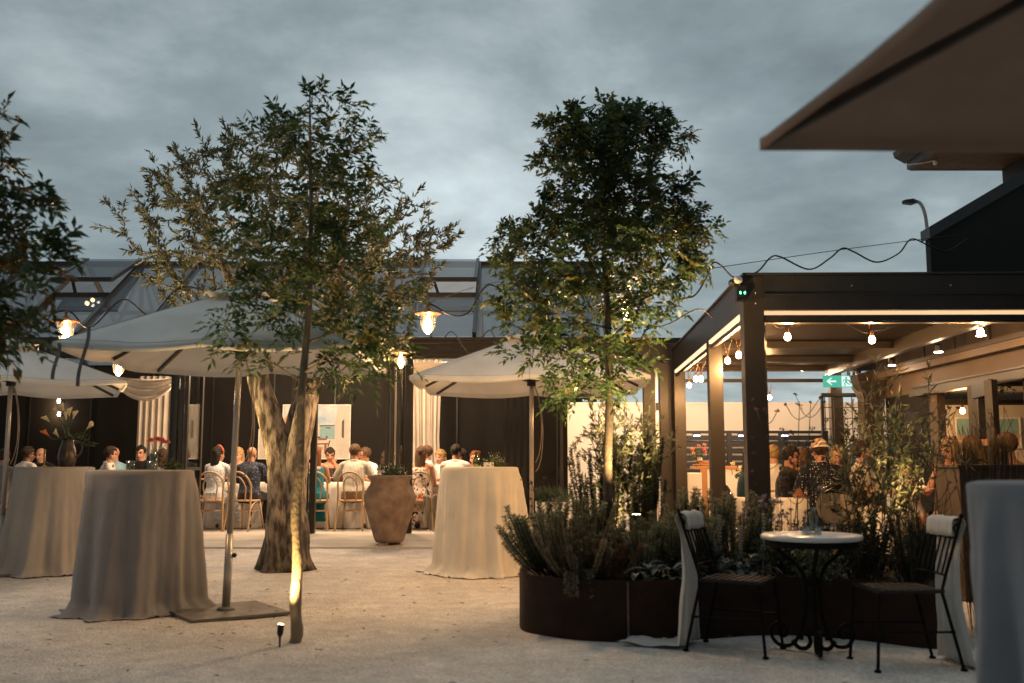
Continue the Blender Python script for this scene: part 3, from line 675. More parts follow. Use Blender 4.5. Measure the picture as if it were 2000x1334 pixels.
mb = MB(); mb.tube(bez(b0 + Vector((.08, 0, .27)), b0 + Vector((.19, 0, .30)), b0 + Vector((.18, 0, .14)), b0 + Vector((.095, 0, .10))), .011, n=6); mb.build('handle', mat('pewter', (.1, .1, .1)), jug)
mb = MB(); rg = random.Random(4)
for i, (dx, dz, k) in enumerate([(-.09, .52, 0), (.02, .50, 0), (-.19, .44, 0), (.0, .46, 1), (.07, .47, 0), (.17, .36, 0), (-.16, .28, 2), (-.10, .27, 1), (-.05, .56, 0), (.22, .30, 3), (.3, .2, 3)]):
    a = b0 + Vector((rg.uniform(-.03, .03), rg.uniform(-.03, .03), .28)); e_ = b0 + Vector((dx * 1.15, rg.uniform(-.12, .05), dz + .06)); q = bez(a, a + Vector((0, 0, .12)), e_ - Vector((dx * .3, 0, .1)), e_)
    mb.tube(q, .006, n=5)
    if k < 3: calla(mb, e_, q[-1] - q[-2] + Vector((dx * .3, -.02, .04)), .05, k + 1 if k else 1)
    else:
        for j in range(26):
            t = j / 26; p_ = q[3 + int(t * 9)]; s_ = Vector((rg.uniform(-1, 1), rg.uniform(-1, 1), rg.uniform(-.3, .6))) * .07; mb.add([p_, p_ + s_ + Vector((0, 0, .008)), p_ + s_ * 1.3], [(0, 1, 2)])
mb.build('flowers', [GREENS, CREAM, CREAM, PEACH], jug, smooth=True)
mb = MB(); cp = Vector((-5.12, 10.98, 1.142)); mb.lathe([(.03, 0), (.03, .01), (.008, .02), (.008, .05), (.014, .06), (.012, .19), (.004, .195)], 10, cp)
tag(mb.build('candlestick', mat('brass', (.5, .34, .14), rough=.3, metal=.8), smooth=True), 'thin candlestick beside the lily jug on the beige table', 'candlestick')
vs = thing('flower_vase', 'clear glass vase with red flowers standing on the grey-clothed table', 'vase', (-3.02, 8.45, 1.127)); b0 = vs.location
mb = MB(); mb.lathe([(.03, 0), (.034, .01), (.034, .13), (.022, .15), (.03, .17)], 14, b0, cap=False); mb.build('glass', GLASSB, vs, smooth=True)
mb = MB()
for dx, dz in ((-.06, .235), (.03, .24), (.07, .225), (-.01, .25)):
    e_ = b0 + Vector((dx + .03, 0, dz)); mb.tube(bez(b0 + Vector((0, 0, .03)), b0 + Vector((.01, 0, .12)), e_ - Vector((dx * .4, 0, .06)), e_), .003, n=4)
    for j in range(22):
        d = Vector((rnd.uniform(-1, 1), rnd.uniform(-1, 1), rnd.uniform(0, 1))).normalized() * .036; s_ = d.orthogonal().normalized() * .012
        mb.add([e_, e_ + d * .7 + s_, e_ + d, e_ + d * .7 - s_], [(0, 1, 2, 3)], 1)
mb.build('flowers', [GREENS, PINK], vs)
for dx, lab in ((-.10, 'small clear tumbler left of the red flower vase'), (.07, 'small clear tumbler right of the red flower vase')):
    mb = MB(); mb.lathe([(.03, 0), (.036, .075), (.033, .075), (.028, .006)], 14, Vector((-3.0 + dx, 8.15, 1.127)), cap=False); tag(mb.build('tumbler', GLASSB, smooth=True), lab, 'glass')
def sprig(mb, c, r_, n, rg, h=1.0, mi=0, ln=.03):
    for j in range(n):
        d = Vector((rg.gauss(0, 1), rg.gauss(0, 1), abs(rg.gauss(0, 1)) * h)); d = d.normalized() * r_ * rg.uniform(.3, 1); p_ = c + d
        q = Vector((rg.gauss(0, 1), rg.gauss(0, 1), rg.gauss(.3, 1))).normalized() * ln; s_ = q.orthogonal().normalized() * ln * .28
        mb.add([p_, p_ + q * .5 + s_, p_ + q, p_ + q * .5 - s_], [(0, 1, 2, 3)], mi)
        if j % 3 == 0: mb.tube([c, p_], .0015, n=3, mi=mi, cap=False)
mb = MB(); sprig(mb, Vector((-2.86, 8.4, 1.14)), .09, 160, rnd, .5); tag(mb.build('herb_sprig', GREENS), 'loose green herb sprig lying on the grey-clothed table', 'greenery')
bt = MB(); c_ = Vector((-.39, 11.0, 1.142)); bt.lathe([(.035, 0), (.038, .01), (.038, .09), (.018, .13), (.02, .16)], 14, c_, cap=False); tag(bt.build('bottle', glass('green_glass', tint=(.5, .62, .36), gloss=.12), smooth=True), 'small green glass bottle on the cream-clothed table', 'bottle')
mb = MB(); sprig(mb, Vector((-.2, 11.1, 1.15)), .15, 260, rnd, .8); sprig(mb, Vector((-.2, 11.1, 1.2)), .13, 40, rnd, .8, mi=1, ln=.02); tag(mb.build('flower_bunch', [GREENS, WHITEP]), 'loose bunch of greenery and white blooms on the cream table', 'flowers')
mb = MB(); mb.add([(-.31, 10.95, 1.142), (-.2, 10.98, 1.142), (-.2, 11.02, 1.19), (-.31, 10.99, 1.19), (-.30, 11.06, 1.142), (-.2, 11.08, 1.142)], [(0, 1, 2, 3), (3, 2, 5, 4)]); tag(mb.build('menu_card', mat('card_white', (.8, .77, .72)), solid=.002), 'small folded white card standing on the cream table', 'card')

# ================================================================== terracotta pot
pt = thing('terracotta_pot', 'big worn terracotta urn with white flowers on the paved terrace', 'pot', (-1.74, 14.35, .045)); b0 = pt.location
TERRA = mat('terracotta_clay', (.15, .098, .072), rough=.9, scale=6, bump=.35, bscale=40, col2=(.29, .205, .15), detail=8)
mb = MB(); mb.lathe([(.19, .03), (.215, .08), (.285, .30), (.345, .50), (.368, .62), (.360, .70), (.318, .79), (.285, .835), (.278, .87), (.283, .90), (.31, .93), (.318, .945), (.315, .965), (.295, .968), (.268, .94), (.262, .88)], 56, b0)
mb.lathe([(.366, .655), (.372, .662), (.364, .67)], 56, b0, cap=False); mb.build('urn', TERRA, pt, smooth=True)
mb = MB(); mb.box(b0 + Vector((-.06, -.1, .012)), (.12, .05, .03)); mb.box(b0 + Vector((.09, .1, .012)), (.12, .05, .03)); mb.box(b0 + Vector((-.09, .12, .012)), (.12, .05, .03)); mb.build('pot_foot', WHITEP, pt)
mb = MB(); mb.lathe([(.26, .90), (.01, .92)], 24, b0, cap=False); mb.build('soil', SOIL, pt)
mb = MB(); rg = random.Random(9); sprig(mb, b0 + Vector((.02, 0, .93)), .24, 420, rg, .75, ln=.05); sprig(mb, b0 + Vector((-.1, -.1, 1.0)), .12, 60, rg, .6, mi=1, ln=.03)
mb.build('plant', [mat('pot_leaf', (.045, .07, .022), rough=.5, trans=.2), WHITEP], pt)
# white square planter with spiky plants
wp = thing('white_planter', 'square white planter with spiky evergreen near the folded doors', 'planter', (.56, 14.6, .05)); b0 = wp.location
mb = MB(); mb.box(b0 + Vector((.02, 0, .29)), (.48, .48, .58)); mb.build('box', WHITEWALL, wp, bevel=.01)
mb = MB(); rg = random.Random(3)
for j in range(500):
    c_ = b0 + Vector((rg.uniform(-.2, .24), rg.uniform(-.2, .2), .58)); d = Vector((rg.gauss(0, .6), rg.gauss(0, .6), 1)).normalized() * rg.uniform(.12, .32); s_ = d.orthogonal().normalized() * .007
    mb.add([c_ - s_, c_ + s_, c_ + d], [(0, 1, 2)])
mb.build('plant', mat('spiky_leaf', (.03, .055, .02), rough=.5), wp)

# ================================================================== weathered steel planter bed
PLN = crom([(.055, 7.48), (.22, 7.12), (.68, 6.86), (1.2, 6.94), (1.78, 7.12), (2.28, 6.94), (2.74, 6.55), (3.02, 6.9), (3.2, 7.8), (2.9, 8.55), (1.9, 8.75), (.9, 8.6), (.2, 8.15)], 10, closed=True); PLN = [p.to_3d() for p in PLN]
pl = thing('steel_planter', 'low curving rust-brown steel planter bed filled with shrubs', 'planter', (1.5, 7.6, 0))
def inset(d):
    k = len(PLN); o = []
    for i in range(k):
        t = (PLN[(i + 1) % k] - PLN[i - 1]).normalized(); o.append(PLN[i].to_3d() + Vector((-t.y, t.x, 0)) * d)
    return o
IN = inset(.015)
mb = MB(); mb.rings([[Vector((p.x, p.y, -.03)) for p in PLN], [Vector((p.x, p.y, .395)) for p in PLN], [Vector((p.x, p.y, .395)) for p in IN], [Vector((p.x, p.y, .2)) for p in IN]], cap=False)
mb.build('steel_rim', CORTEN, pl)
mb = MB(); k_ = len(PLN); i_ = min(range(k_), key=lambda i: (PLN[i] - Vector((.78, 6.84, 0))).length); q_ = PLN[i_]; mb.box((q_.x, q_.y - .002, .19), (.012, .008, .39)); mb.build('weld_seam', mat('weld', (.16, .10, .07), rough=.5, var=.6, scale=60), pl)
mb = MB(); o_ = len(IN); cx_ = sum(p.x for p in IN) / o_; cy_ = sum(p.y for p in IN) / o_
rows = [[Vector((cx_ + (p.x - cx_) * f_, cy_ + (p.y - cy_) * f_, .345 + .05 * (1 - f_) + .02 * mnoise.noise(Vector((p.x * 4 * f_, p.y * 4 * f_, 0))))) for p in IN] for f_ in (1.0, .8, .6, .4, .2, .02)]
mb.rings(rows, cap=False); mb.build('soil', SOIL, pl, smooth=True)

# ================================================================== bistro table and chairs
bz = thing('bistro_table', 'round marble-topped bistro table on black scrolled iron legs', 'table', (1.905, 6.44, 0)); b0 = bz.location
mb = MB(); mb.lathe([(.0, .70), (.302, .70), (.312, .706), (.315, .718), (.31, .729), (.30, .733), (.0, .733)], 56, b0, cap=False)
mb.build('marble_top', mat('marble', (.62, .60, .57), rough=.25, scale=3, col2=(.76, .74, .71), detail=9), bz, smooth=True)
mb = MB(); mb.lathe([(.255, .66), (.288, .66), (.288, .70), (.255, .70)], 40, b0, cap=False); mb.lathe([(.02, .40), (.05, .42), (.05, .46), (.02, .48)], 12, b0); mb.build('apron', RUSTYBLACK, bz)
for k in range(3):
    a = R(-100 + 120 * k); e_ = Vector((math.cos(a), math.sin(a), 0))
    pr = [(.27, .68), (.20, .60), (.10, .53), (.055, .44), (.05, .33), (.06, .22), (.10, .11), (.14, .045), (.19, .022), (.25, .028), (.292, .075), (.285, .135), (.235, .160), (.190, .135), (.192, .092), (.228, .080), (.240, .105)]
    mb = MB(); q = crom([b0 + e_ * r_ + Vector((0, 0, z_)) for r_, z_ in pr], 5); mb.tube(q, [.0125] * (len(q) - 1) + [.018], n=8)
    q = crom([b0 + e_ * r_ + Vector((0, 0, z_)) for r_, z_ in [(.15, .06), (.11, .02), (.06, .022), (.03, .06), (.045, .105), (.085, .105), (.09, .07)]], 5); mb.tube(q, .014, n=8)
    mb.build('leg', RUSTYBLACK, bz, smooth=True)
bo = thing('bud_bottle', 'clear glass bottle holding an orange lily on the marble table', 'bottle', (1.93, 6.46, .733)); b0 = bo.location
mb = MB(); mb.lathe([(.028, .0), (.033, .01), (.034, .10), (.016, .135), (.015, .155), (.022, .165)], 16, b0, cap=False); mb.build('glass', GLASSB, bo, smooth=True)
mb = MB(); q = bez(b0 + Vector((0, 0, .02)), b0 + Vector((-.005, 0, .12)), b0 + Vector((-.01, 0, .18)), b0 + Vector((-.04, 0, .225))); mb.tube(q, .004, n=5); calla(mb, q[-1], (-.8, -.2, .5), .05, 1); mb.build('lily', [GREENS, PEACH], bo, smooth=True)
for (dx, dy, lab) in ((-.075, -.06, 'small clear glass candle cube left of the bud bottle'), (-.005, -.08, 'small clear glass candle cube right beside the bud bottle')):
    mb = MB(); c_ = Vector((1.93 + dx, 6.46 + dy, .734)); mb.box(c_ + Vector((0, 0, .022)), (.05, .05, .044)); h_ = mb.build('candle_holder', glass('clear_cube', tint=(.88, .92, .92), gloss=.18), bevel=.006); tag(h_, lab, 'candle holder')
    mb = MB(); mb.lathe([(.015, .006), (.015, .022)], 10, c_); mb.build('candle', WHITEP, h_)
def bistro_chair(label, loc, rz):
    t = thing('bistro_chair', label, 'chair', (0, 0, 0))
    for s in (-1, 1):
        mb = MB(); mb.tube([(s * .205, -.30, .0), (s * .19, -.19, .45), (s * .19, -.225, .56), (s * .20, -.335, .885)], .0105, n=7); mb.lathe([(.022, 0), (.02, .012)], 10, (s * .205, -.30, 0)); mb.ball((s * .20, -.335, .89), .013, 8, 6); mb.build('rear_post', RUSTYBLACK, t)
        mb = MB(); mb.tube([(s * .215, .25, 0), (s * .195, .21, .45)], .0105, n=7); mb.lathe([(.022, 0), (.02, .012)], 10, (s * .215, .25, 0)); mb.build('leg', RUSTYBLACK, t)
        mb = MB(); mb.tube([(s * .2, -.245, .22), (s * .203, .228, .22)], .007, n=6); mb.ball((s * .2, -.245, .22), .016, 8, 6); mb.build('stretcher', RUSTYBLACK, t)
    mb = MB()
    for z_ in (.545, .76, .865):
        y_ = -.22 - (z_ - .55) * .34; mb.tube([(-.195, y_, z_), (0, y_ - .015, z_), (.195, y_, z_)], .008, n=6)
    for i in range(5):
        x_ = -.125 + i * .0625; mb.tube([(x_, -.228, .545), (x_, -.298, .76)], .0065, n=6)
    for s in (-1, 1):
        mb.tube([(s * .195, -.30, .77), (s * .12, -.322, .815), (s * .195, -.335, .865)], .007, n=6)
    mb.build('backrest', RUSTYBLACK, t)
    mb = MB()
    for i in range(9): mb.box((-.176 + i * .044, 0, .452), (.026, .40, .006))
    for i in range(8): mb.box((0, -.175 + i * .05, .458), (.38, .026, .005))
    mb.tube([(-.195, -.2, .45), (.195, -.2, .45), (.2, .215, .45), (-.2, .215, .45), (-.195, -.2, .45)], .010, n=6); mb.build('seat', mat('rusty_lattice', (.014, .010, .008), rough=.8, var=.6, scale=25), t)
    t.location = loc; t.rotation_euler = (0, 0, rz); t.scale = (.93, .93, .985); return t
bistro_chair('black iron bistro chair left of the marble table, white muslin over its back', (1.44, 6.53, 0), math.atan2(-.5, .87) - math.pi / 2)
bistro_chair('black iron bistro chair right of the marble table near the blue-grey cloth', (2.30, 6.06, 0), math.pi / 2 + .06)
def shawl(label, loc, rz, seed, trail, wid=.17):
    """muslin folded over the top rail, falling behind the chair to the ground; local +Y is the chair's front"""
    mb = MB(); nx = 40
    path = []
    for a in range(0, 200, 20): path.append((-.333 + .045 * math.cos(R(a - 10)), .83 + .05 * math.sin(R(a - 10)), 1.0))
    path = [(-.285, .765, 1.0), (-.286, .80, 1.0)] + path[1:]
    for i in range(1, 16):
        t = i / 15; path.append((-.352 + .022 * math.sin(t * 3.1), .80 - .775 * t, 1.0 - .15 * math.sin(t * math.pi) + .10 * t))
    for i in range(1, 10):
        t = i / 9; path.append((-.352 - trail * t, .014 + .010 * math.sin(t * 9), 1.1 + .45 * t))
    rows = []
    for k, (y_, z_, ws) in enumerate(path):
        hang = max(0, min(1, (k - 11) / 8)); row = []
        for j in range(nx + 1):
            u = j / nx * 2 - 1
            fo = (math.sin(u * 11 + seed + .5 * math.sin(k * .16)) + .7 * math.sin(u * 23 + seed * 2 + k * .09) + .5 * mnoise.noise(Vector((u * 6, k * .22, seed)))) * .5
            row.append(Vector((u * wid * ws * (1 - .14 * math.sin(min(1, max(0, (k - 10) / 16)) * math.pi)) + .01 * fo * hang + .02 * math.sin(k * .3 + seed) * hang, y_ + .042 * fo * hang + .006 * mnoise.noise(Vector((u * 4, k * .4, seed))), max(.006, z_ + (.022 * abs(fo) * max(0, (k - 26) / 9) + .01 * mnoise.noise(Vector((u * 3, k * .7, seed + 3))) * (1 - hang))))))
        rows.append(row)
    mb.rings(rows, closed=False, cap=False); o = mb.build('shawl', MUSLIN, smooth=True, solid=.0025); o.location = loc; o.rotation_euler = (0, 0, rz); o.scale = (.93, .93, .985)
    return tag(o, label, 'cloth')
shawl('white muslin cloth folded over the left bistro chair and trailing on the gravel', (1.44, 6.53, 0), math.atan2(-.5, .87) - math.pi / 2, 1.3, .42)
shawl('white muslin cloth hanging from the right bistro chair down to the gravel', (2.30, 6.06, 0), math.pi / 2 + .06, 4.1, .16)

# ================================================================== lanterns, cables and bulbs
CABLE = mat('black_cable', (.012, .012, .013), rough=.5)
COPPER = mat('copper_cap', (.36, .17, .09), rough=.4, metal=.5)
def lantern(label, px, py, Y, watts, group='glass bell lanterns strung over the courtyard'):
    c = P(px, py, Y); t = thing('bell_lantern', label, 'lantern', c, group=group)
    mb = MB(); mb.lathe([(.02, .105), (.03, .085), (.105, .07), (.112, .062), (.105, .056), (.07, .052)], 28, c); mb.lathe([(.012, .10), (.012, .15)], 8, c); mb.build('cap', COPPER, t, smooth=True)
    mb = MB(); mb.lathe([(.066, .055), (.066, .0), (.060, -.04), (.045, -.075), (.02, -.10), (.004, -.108)], 24, c, cap=False); mb.build('glass', GLASSL, t, smooth=True)
    mb = MB(); mb.lathe([(.010, .045), (.014, .02), (.030, -.02), (.030, -.045), (.012, -.08), (.002, -.09)], 14, c); mb.build('bulb', FILAMENT, t, smooth=True)
    for k in range(3):
        a = 2 * math.pi * k / 3 + .4; mb = MB(); mb.box(c + Vector((.069 * math.cos(a), .069 * math.sin(a), .045)), (.012, .012, .03)); mb.build('clip', COPPER, t)
    lamp('lantern_light', c + Vector((0, 0, -.125)), watts, (1, .60, .28), .05, t)
    return c
l1 = lantern('bell lantern glowing above the gap between two left parasols', 128, 643, 7.8, 20)
l2 = lantern('bell lantern hanging under the left tip of main parasol, left of the curtain', 232, 716, 11.2, 40)
l3 = lantern('bell lantern glowing before the glass roof, right of front tree', 836, 627, 8.2, 42)
l4 = lantern('bell lantern at the eaves above the tied curtain beside terracotta pot', 783, 700, 11.3, 50)
l5 = lantern('bell lantern half hidden in the planter tree crown', 1222, 600, 8.6, 50)
def cable(label, pts, r_=.007, name='cable', cat='cable'):
    mb = MB(); mb.tube(crom(pts, 8), r_, n=6); return tag(mb.build(name, CABLE, smooth=True), label, cat)
up = Vector((0, 0, .15))
cable('black wavy cable joining the two front lanterns over the main parasol', [P(-60, 600, 7.7), P(50, 628, 7.75), l1 + up, P(175, 640, 7.8), P(240, 585, 7.85), P(295, 615, 7.9), P(360, 560, 7.95), P(470, 590, 8.6), P(560, 560, 8.6), P(660, 600, 8.4), P(740, 570, 8.2), l3 + up, P(880, 615, 8.2), P(915, 610, 8.25), P(955, 556, 8.3), P(1010, 590, 8.35), P(1080, 560, 8.4), P(1150, 600, 8.5), l5 + up, P(1260, 632, 8.8), P(1300, 635, 9.3), P(1362, 604, 9.8), P(1392, 620, 10.2)])
cable('thin black cable looping along the hall eaves', [l2 + up, P(300, 690, 11.3), P(420, 660, 12.6), P(560, 690, 12.4), P(700, 660, 11.4), l4 + up, P(820, 697, 11.4), P(855, 680, 11.5), P(882, 648, 11.6), P(920, 690, 11.7), P(955, 645, 11.8), P(985, 680, 11.9), P(1060, 640, 12)], .006)
cable('black cable hanging in waves in the sky above the pergola corner', [P(1318, 585, 8.6), P(1355, 578, 8.8), P(1378, 545, 8.9), P(1392, 514, 8.95), P(1408, 518, 9.0), P(1430, 540, 9.0), P(1449, 540, 9.02), P(1480, 530, 9.1), P(1505, 503, 9.2), P(1525, 502, 9.3), P(1580, 526, 9.4), P(1620, 505, 9.5), P(1645, 485, 9.6), P(1668, 492, 9.7), P(1712, 512, 9.8), P(1755, 495, 9.9), P(1780, 467, 10.0), P(1815, 480, 10.2), P(1850, 490, 10.5), P(1890, 465, 10.8)], .008)
cable('straight thin wire stretched across the sky to the black gable', [P(1378, 526, 8.9), P(1500, 508, 9.2), P(1640, 488, 9.6), P(1780, 470, 10.0), P(1888, 456, 10.8)], .0035, 'wire', 'wire')
cable('straight thin wire stretched between lanterns before the glass roof', [l3 + up, P(960, 553, 9.5), P(1120, 535, 11)], .003, 'wire', 'wire')
cable('thin wire running low along the hall eaves past the lantern', [P(700, 672, 12), P(960, 668, 12), P(1120, 655, 12)], .003, 'wire', 'wire')
def bulb(label, c, watts, s=1.0, group='bare bulbs strung under the pergola'):
    t = thing('festoon_bulb', label, 'light bulb', c, group=group)
    mb = MB(); mb.lathe([(.006, -.040), (.022, -.034), (.031, -.016), (.031, .0), (.022, .024), (.014, .036)], 14, c); mb.build('glass', BULB, t, smooth=True)
    mb = MB(); mb.lathe([(.016, .034), (.018, .06), (.014, .085)], 10, c); mb.tube([c + Vector((-.012, 0, .08)), c + Vector((-.03, 0, .19))], .004, n=4); mb.tube([c + Vector((.012, 0, .08)), c + Vector((.03, 0, .19))], .004, n=4); mb.build('socket', COPPER, t)
    if watts: lamp('bulb_light', c + Vector((0, 0, -.09)), watts, (1, .52, .19), .035, t)
    return c
fb = [bulb('bulb glowing behind the front pergola beam, nearest the corner post', P(1538, 657, 9.45), 32),
      bulb('bulb glowing at the middle of the front pergola beam', P(1703, 663, 9.40), 32),
      bulb('bulb glowing at right end of the front pergola beam', P(1915, 648, 9.35), 18)]
cable('cable looping between bulbs behind the front pergola beam', [W(.3, .35, 2.54), P(1520, 640, 9.45), fb[0] + Vector((0, 0, .1)), P(1556, 636, 9.42), W(.9, .33, 2.54), P(1660, 636, 9.4), P(1690, 650, 9.4), fb[1] + Vector((0, 0, .1)), P(1720, 645, 9.4), W(1.75, .33, 2.54), P(1890, 632, 9.35), fb[2] + Vector((0, 0, .1)), P(1935, 630, 9.3)], .004)
sb = []
nm = ['nearest the corner post', 'second back from the corner post', 'third back from the corner post', 'fourth back, just before the middle post', 'just behind the middle side post', 'second behind the middle side post', 'last before the rear side post']
for i, (px, py, b_) in enumerate(((1443, 693, 1.55), (1421, 704, 2.15), (1402, 717, 2.75), (1369, 740, 3.6), (1359, 740, 4.2), (1346, 752, 5.2))):
    Yb = 9.04 + b_; sb.append(bulb('bulb under the pergola side beam, ' + nm[i], P(px, py, Yb), 22))
for k in range(len(sb) - 1):
    pass
cable('cable looping between bulbs under the pergola side beam', [W(.25, .5, 2.54)] + sum([[s_ + Vector((.0, 0, .10)), (s_ + (sb[min(i + 1, len(sb) - 1)] - s_) * .5) + Vector((0, 0, .20))] for i, s_ in enumerate(sb)], []), .004)
bulb('bulb hanging low before the rear beam by the middle side post', P(1400, 777, 14.6), 12)
bulb('bulb hanging at the rear beam, half behind the corner post', P(1503, 776, 14.6), 12)
bulb('pendant bulb in the tiled room right of the pergola', P(1880, 802, 12.9), 30, group='pendant bulbs indoors')
# corner floodlight unit with green pilot lights
em = thing('emergency_light', 'round white floodlight with green pilot lights on pergola corner', 'light', W(-.02, .04, 2.7))
q0 = P(1447, 573, 8.98)
mb = MB(); mb.box(q0, (.09, .07, .13)); mb.beam(q0 + Vector((-.05, 0, -.07)), q0 + Vector((.05, 0, -.06)), .09, .02); mb.tube([q0 + Vector((0, 0, .05)), q0 + Vector((.02, 0, .14))], .012, n=6); mb.build('box', BLACKM, em)
mb = MB(); c_ = P(1442, 546, 8.97); mb.lathe([(.034, -.02), (.04, .0), (.034, .012), (.0, .016)], 18, (0, 0, 0)); mb.v = [tuple(Matrix.Rotation(R(70), 3, 'X') @ Vector(v) + c_) for v in mb.v]; mb.build('lens', WHITEWALL, em, smooth=True)
mb = MB(); mb.ball(c_ + Vector((-.03, .06, -.02)), (.05, .05, .04)); mb.build('lamp_back', BLACKM, em)
for dx in (-.012, .028):
    mb = MB(); mb.ball(q0 + Vector((dx, -.038, .0)), (.009, .006, .014), 8, 6); mb.build('pilot_light', emit('green_glow', (.1, 1, .45), 4), em)
# exit sign: running man and arrow
SG = emit('exit_green', (.10, .56, .38), .6); SW = emit('exit_white', (.80, 1, .90), .7)
ex = thing('exit_sign', 'green exit sign with white arrow and running figure hanging at the pergola end', 'sign', P(1636, 745, 14.4))
cs = P(1636, 745, 14.4); sw, sh = .42, .17
mb = MB(); mb.box(cs, (sw, .03, sh)); mb.build('panel', SG, ex)
mb = MB(); y_ = cs.y - .018
def sq(pts, mi=0): mb.add([(cs.x + x_ * sh, y_, cs.z + z_ * sh) for x_, z_ in pts], [tuple(range(len(pts)))], mi)
sq([(-1.0, 0), (-.62, .30), (-.48, .30), (-.72, .08), (-.15, .08), (-.15, -.08), (-.72, -.08), (-.48, -.30), (-.62, -.30)])
sq([(.30, -.44), (1.15, -.44), (1.15, .44), (.30, .44)])
mb.build('pictogram', SW, ex)
mb = MB(); y_ = cs.y - .021
mb.ball((cs.x + .70 * sh, y_, cs.z + .30 * sh), (.09 * sh, .003, .09 * sh), 10, 6)
for a, b_, t_ in (((.72, .2), (.66, -.08), .15), ((.66, .16), (.46, .10), .07), ((.46, .10), (.42, -.04), .06), ((.76, .14), (.92, .04), .07), ((.92, .04), (1.02, .12), .06), ((.66, -.06), (.54, -.20), .09), ((.54, -.20), (.60, -.40), .08), ((.68, -.06), (.86, -.22), .09), ((.86, -.22), (1.04, -.26), .08)):
    mb.beam((cs.x + a[0] * sh, y_, cs.z + a[1] * sh), (cs.x + b_[0] * sh, y_, cs.z + b_[1] * sh), .004, t_ * sh, up=(0, 0, 1)) if abs(a[0] - b_[0]) > abs(a[1] - b_[1]) else mb.beam((cs.x + a[0] * sh, y_, cs.z + a[1] * sh), (cs.x + b_[0] * sh, y_, cs.z + b_[1] * sh), t_ * sh, .004, up=(0, 1, 0))
mb.build('running_figure', SG, ex)
mb = MB()
for s in (-.15, .15): mb.box(cs + Vector((s, 0, .17)), (.012, .012, .18))
mb.build('hanger', BLACKM, ex)
# second exit sign edge seen through the link opening
ex2 = thing('exit_sign', 'pale green exit sign glimpsed behind leaves above the white wall', 'sign', P(1136, 762, 16.5))
mb = MB(); mb.box(ex2.location, (.30, .03, .12)); mb.build('panel', emit('exit_pale', (.45, .85, .75), .8), ex2)
mb = MB(); mb.box(ex2.location + Vector((0, 0, .3)), (.02, .02, .5)); mb.build('hanger', BLACKM, ex2)
# track spots along the right rail
for i, (px, py, Y) in enumerate(((1916, 655, 10.0), (1833, 687, 11.1), (1742, 713, 12.9), (1677, 731, 14.6))):
    c_ = P(px, py, Y); t = thing('track_spot', ['track spotlight on right rail nearest the front beam', 'second track spotlight along the right rail', 'third track spotlight along right rail, above the olive shrub', 'farthest track spotlight on right rail by exit sign'][i], 'spotlight', c_, group='track spotlights on the right rail')
    mb = MB(); mb.lathe([(.035, .0), (.04, .07), (.02, .09)], 12, c_); mb.build('housing', BLACKM, t)
    mb = MB(); mb.lathe([(.0, -.012), (.045, -.008), (.045, .0)], 12, c_); mb.build('lens', SPOTGLOW, t)
    lamp('spot_light', c_ + Vector((-.02, 0, -.10)), 4, (1, .66, .38), .05, t)
# ================================================================== foliage tools
def nrm(a): return a / np.maximum(np.linalg.norm(a, axis=-1, keepdims=True), 1e-9)
def leaf_quads(p, d, ln, wd, up=None, fold=.25, droop=.0):
    """diamond leaves: p base, d direction, ln length, wd width -> V(n*4,3), F(n,4)"""
    n = len(p); d = nrm(d)
    u = nr.normal(size=(n, 3)) if up is None else up + nr.normal(size=(n, 3)) * .45
    s = nrm(np.cross(d, u)); nn = np.cross(s, d)
    ln = np.asarray(ln).reshape(-1, 1) * np.ones((n, 1)); wd = np.asarray(wd).reshape(-1, 1) * np.ones((n, 1))
    m = p + d * ln * .45 + nn * wd * fold
    tip = p + d * ln - np.array([0, 0, 1]) * droop * ln
    V = np.stack([p, m + s * wd * .5, tip, m - s * wd * .5], 1).reshape(-1, 3)
    return V, np.arange(n * 4).reshape(n, 4)
def pinnate(p, d, L_, pairs, ll, lw, droop=.3):
    """compound leaves: leaflets in pairs along a rachis"""
    n = len(p); d = nrm(d); up = np.array([0, 0, 1.0]) + nr.normal(size=(n, 3)) * .35
    s = nrm(np.cross(d, up)); nn = np.cross(s, d); P_, D_, U_ = [], [], []
    for k in range(pairs):
        t = (k + .7) / (pairs + .3)
        q = p + d * L_ * t - np.array([0, 0, 1]) * droop * L_ * t * t
        for sg in (-1, 1):
            P_.append(q); D_.append(s * sg * .85 + d * .55 + nr.normal(size=(n, 3)) * .16 - np.array([0, 0, .18])); U_.append(nn)
    P_.append(p + d * L_ - np.array([0, 0, 1]) * droop * L_); D_.append(d - np.array([0, 0, droop]) + nr.normal(size=(n, 3)) * .1); U_.append(nn)
    P_ = np.concatenate(P_); D_ = np.concatenate(D_); U_ = np.concatenate(U_)
    sz = nr.uniform(.55, 1.3, len(P_))
    V, F = leaf_quads(P_, D_, ll * sz, lw * sz, up=U_, droop=.08)
    r0 = p; r1 = p + d * L_ - np.array([0, 0, 1]) * droop * L_; w_ = s * .0022
    RV = np.stack([r0 - w_, r0 + w_, r1 + w_ * .4, r1 - w_ * .4], 1).reshape(-1, 3)
    return V, F, RV, np.arange(n * 4).reshape(n, 4), np.tile(np.arange(n), 2 * pairs + 1)
def envelope(rows, Y):
    z, xl, xr = [], [], []
    for py, a, b in sorted(rows, key=lambda r: -r[0]):
        A = P(a, py, Y); B = P(b, py, Y); z.append(A.z); xl.append(A.x); xr.append(B.x)
    return np.array(z), np.array(xl), np.array(xr)
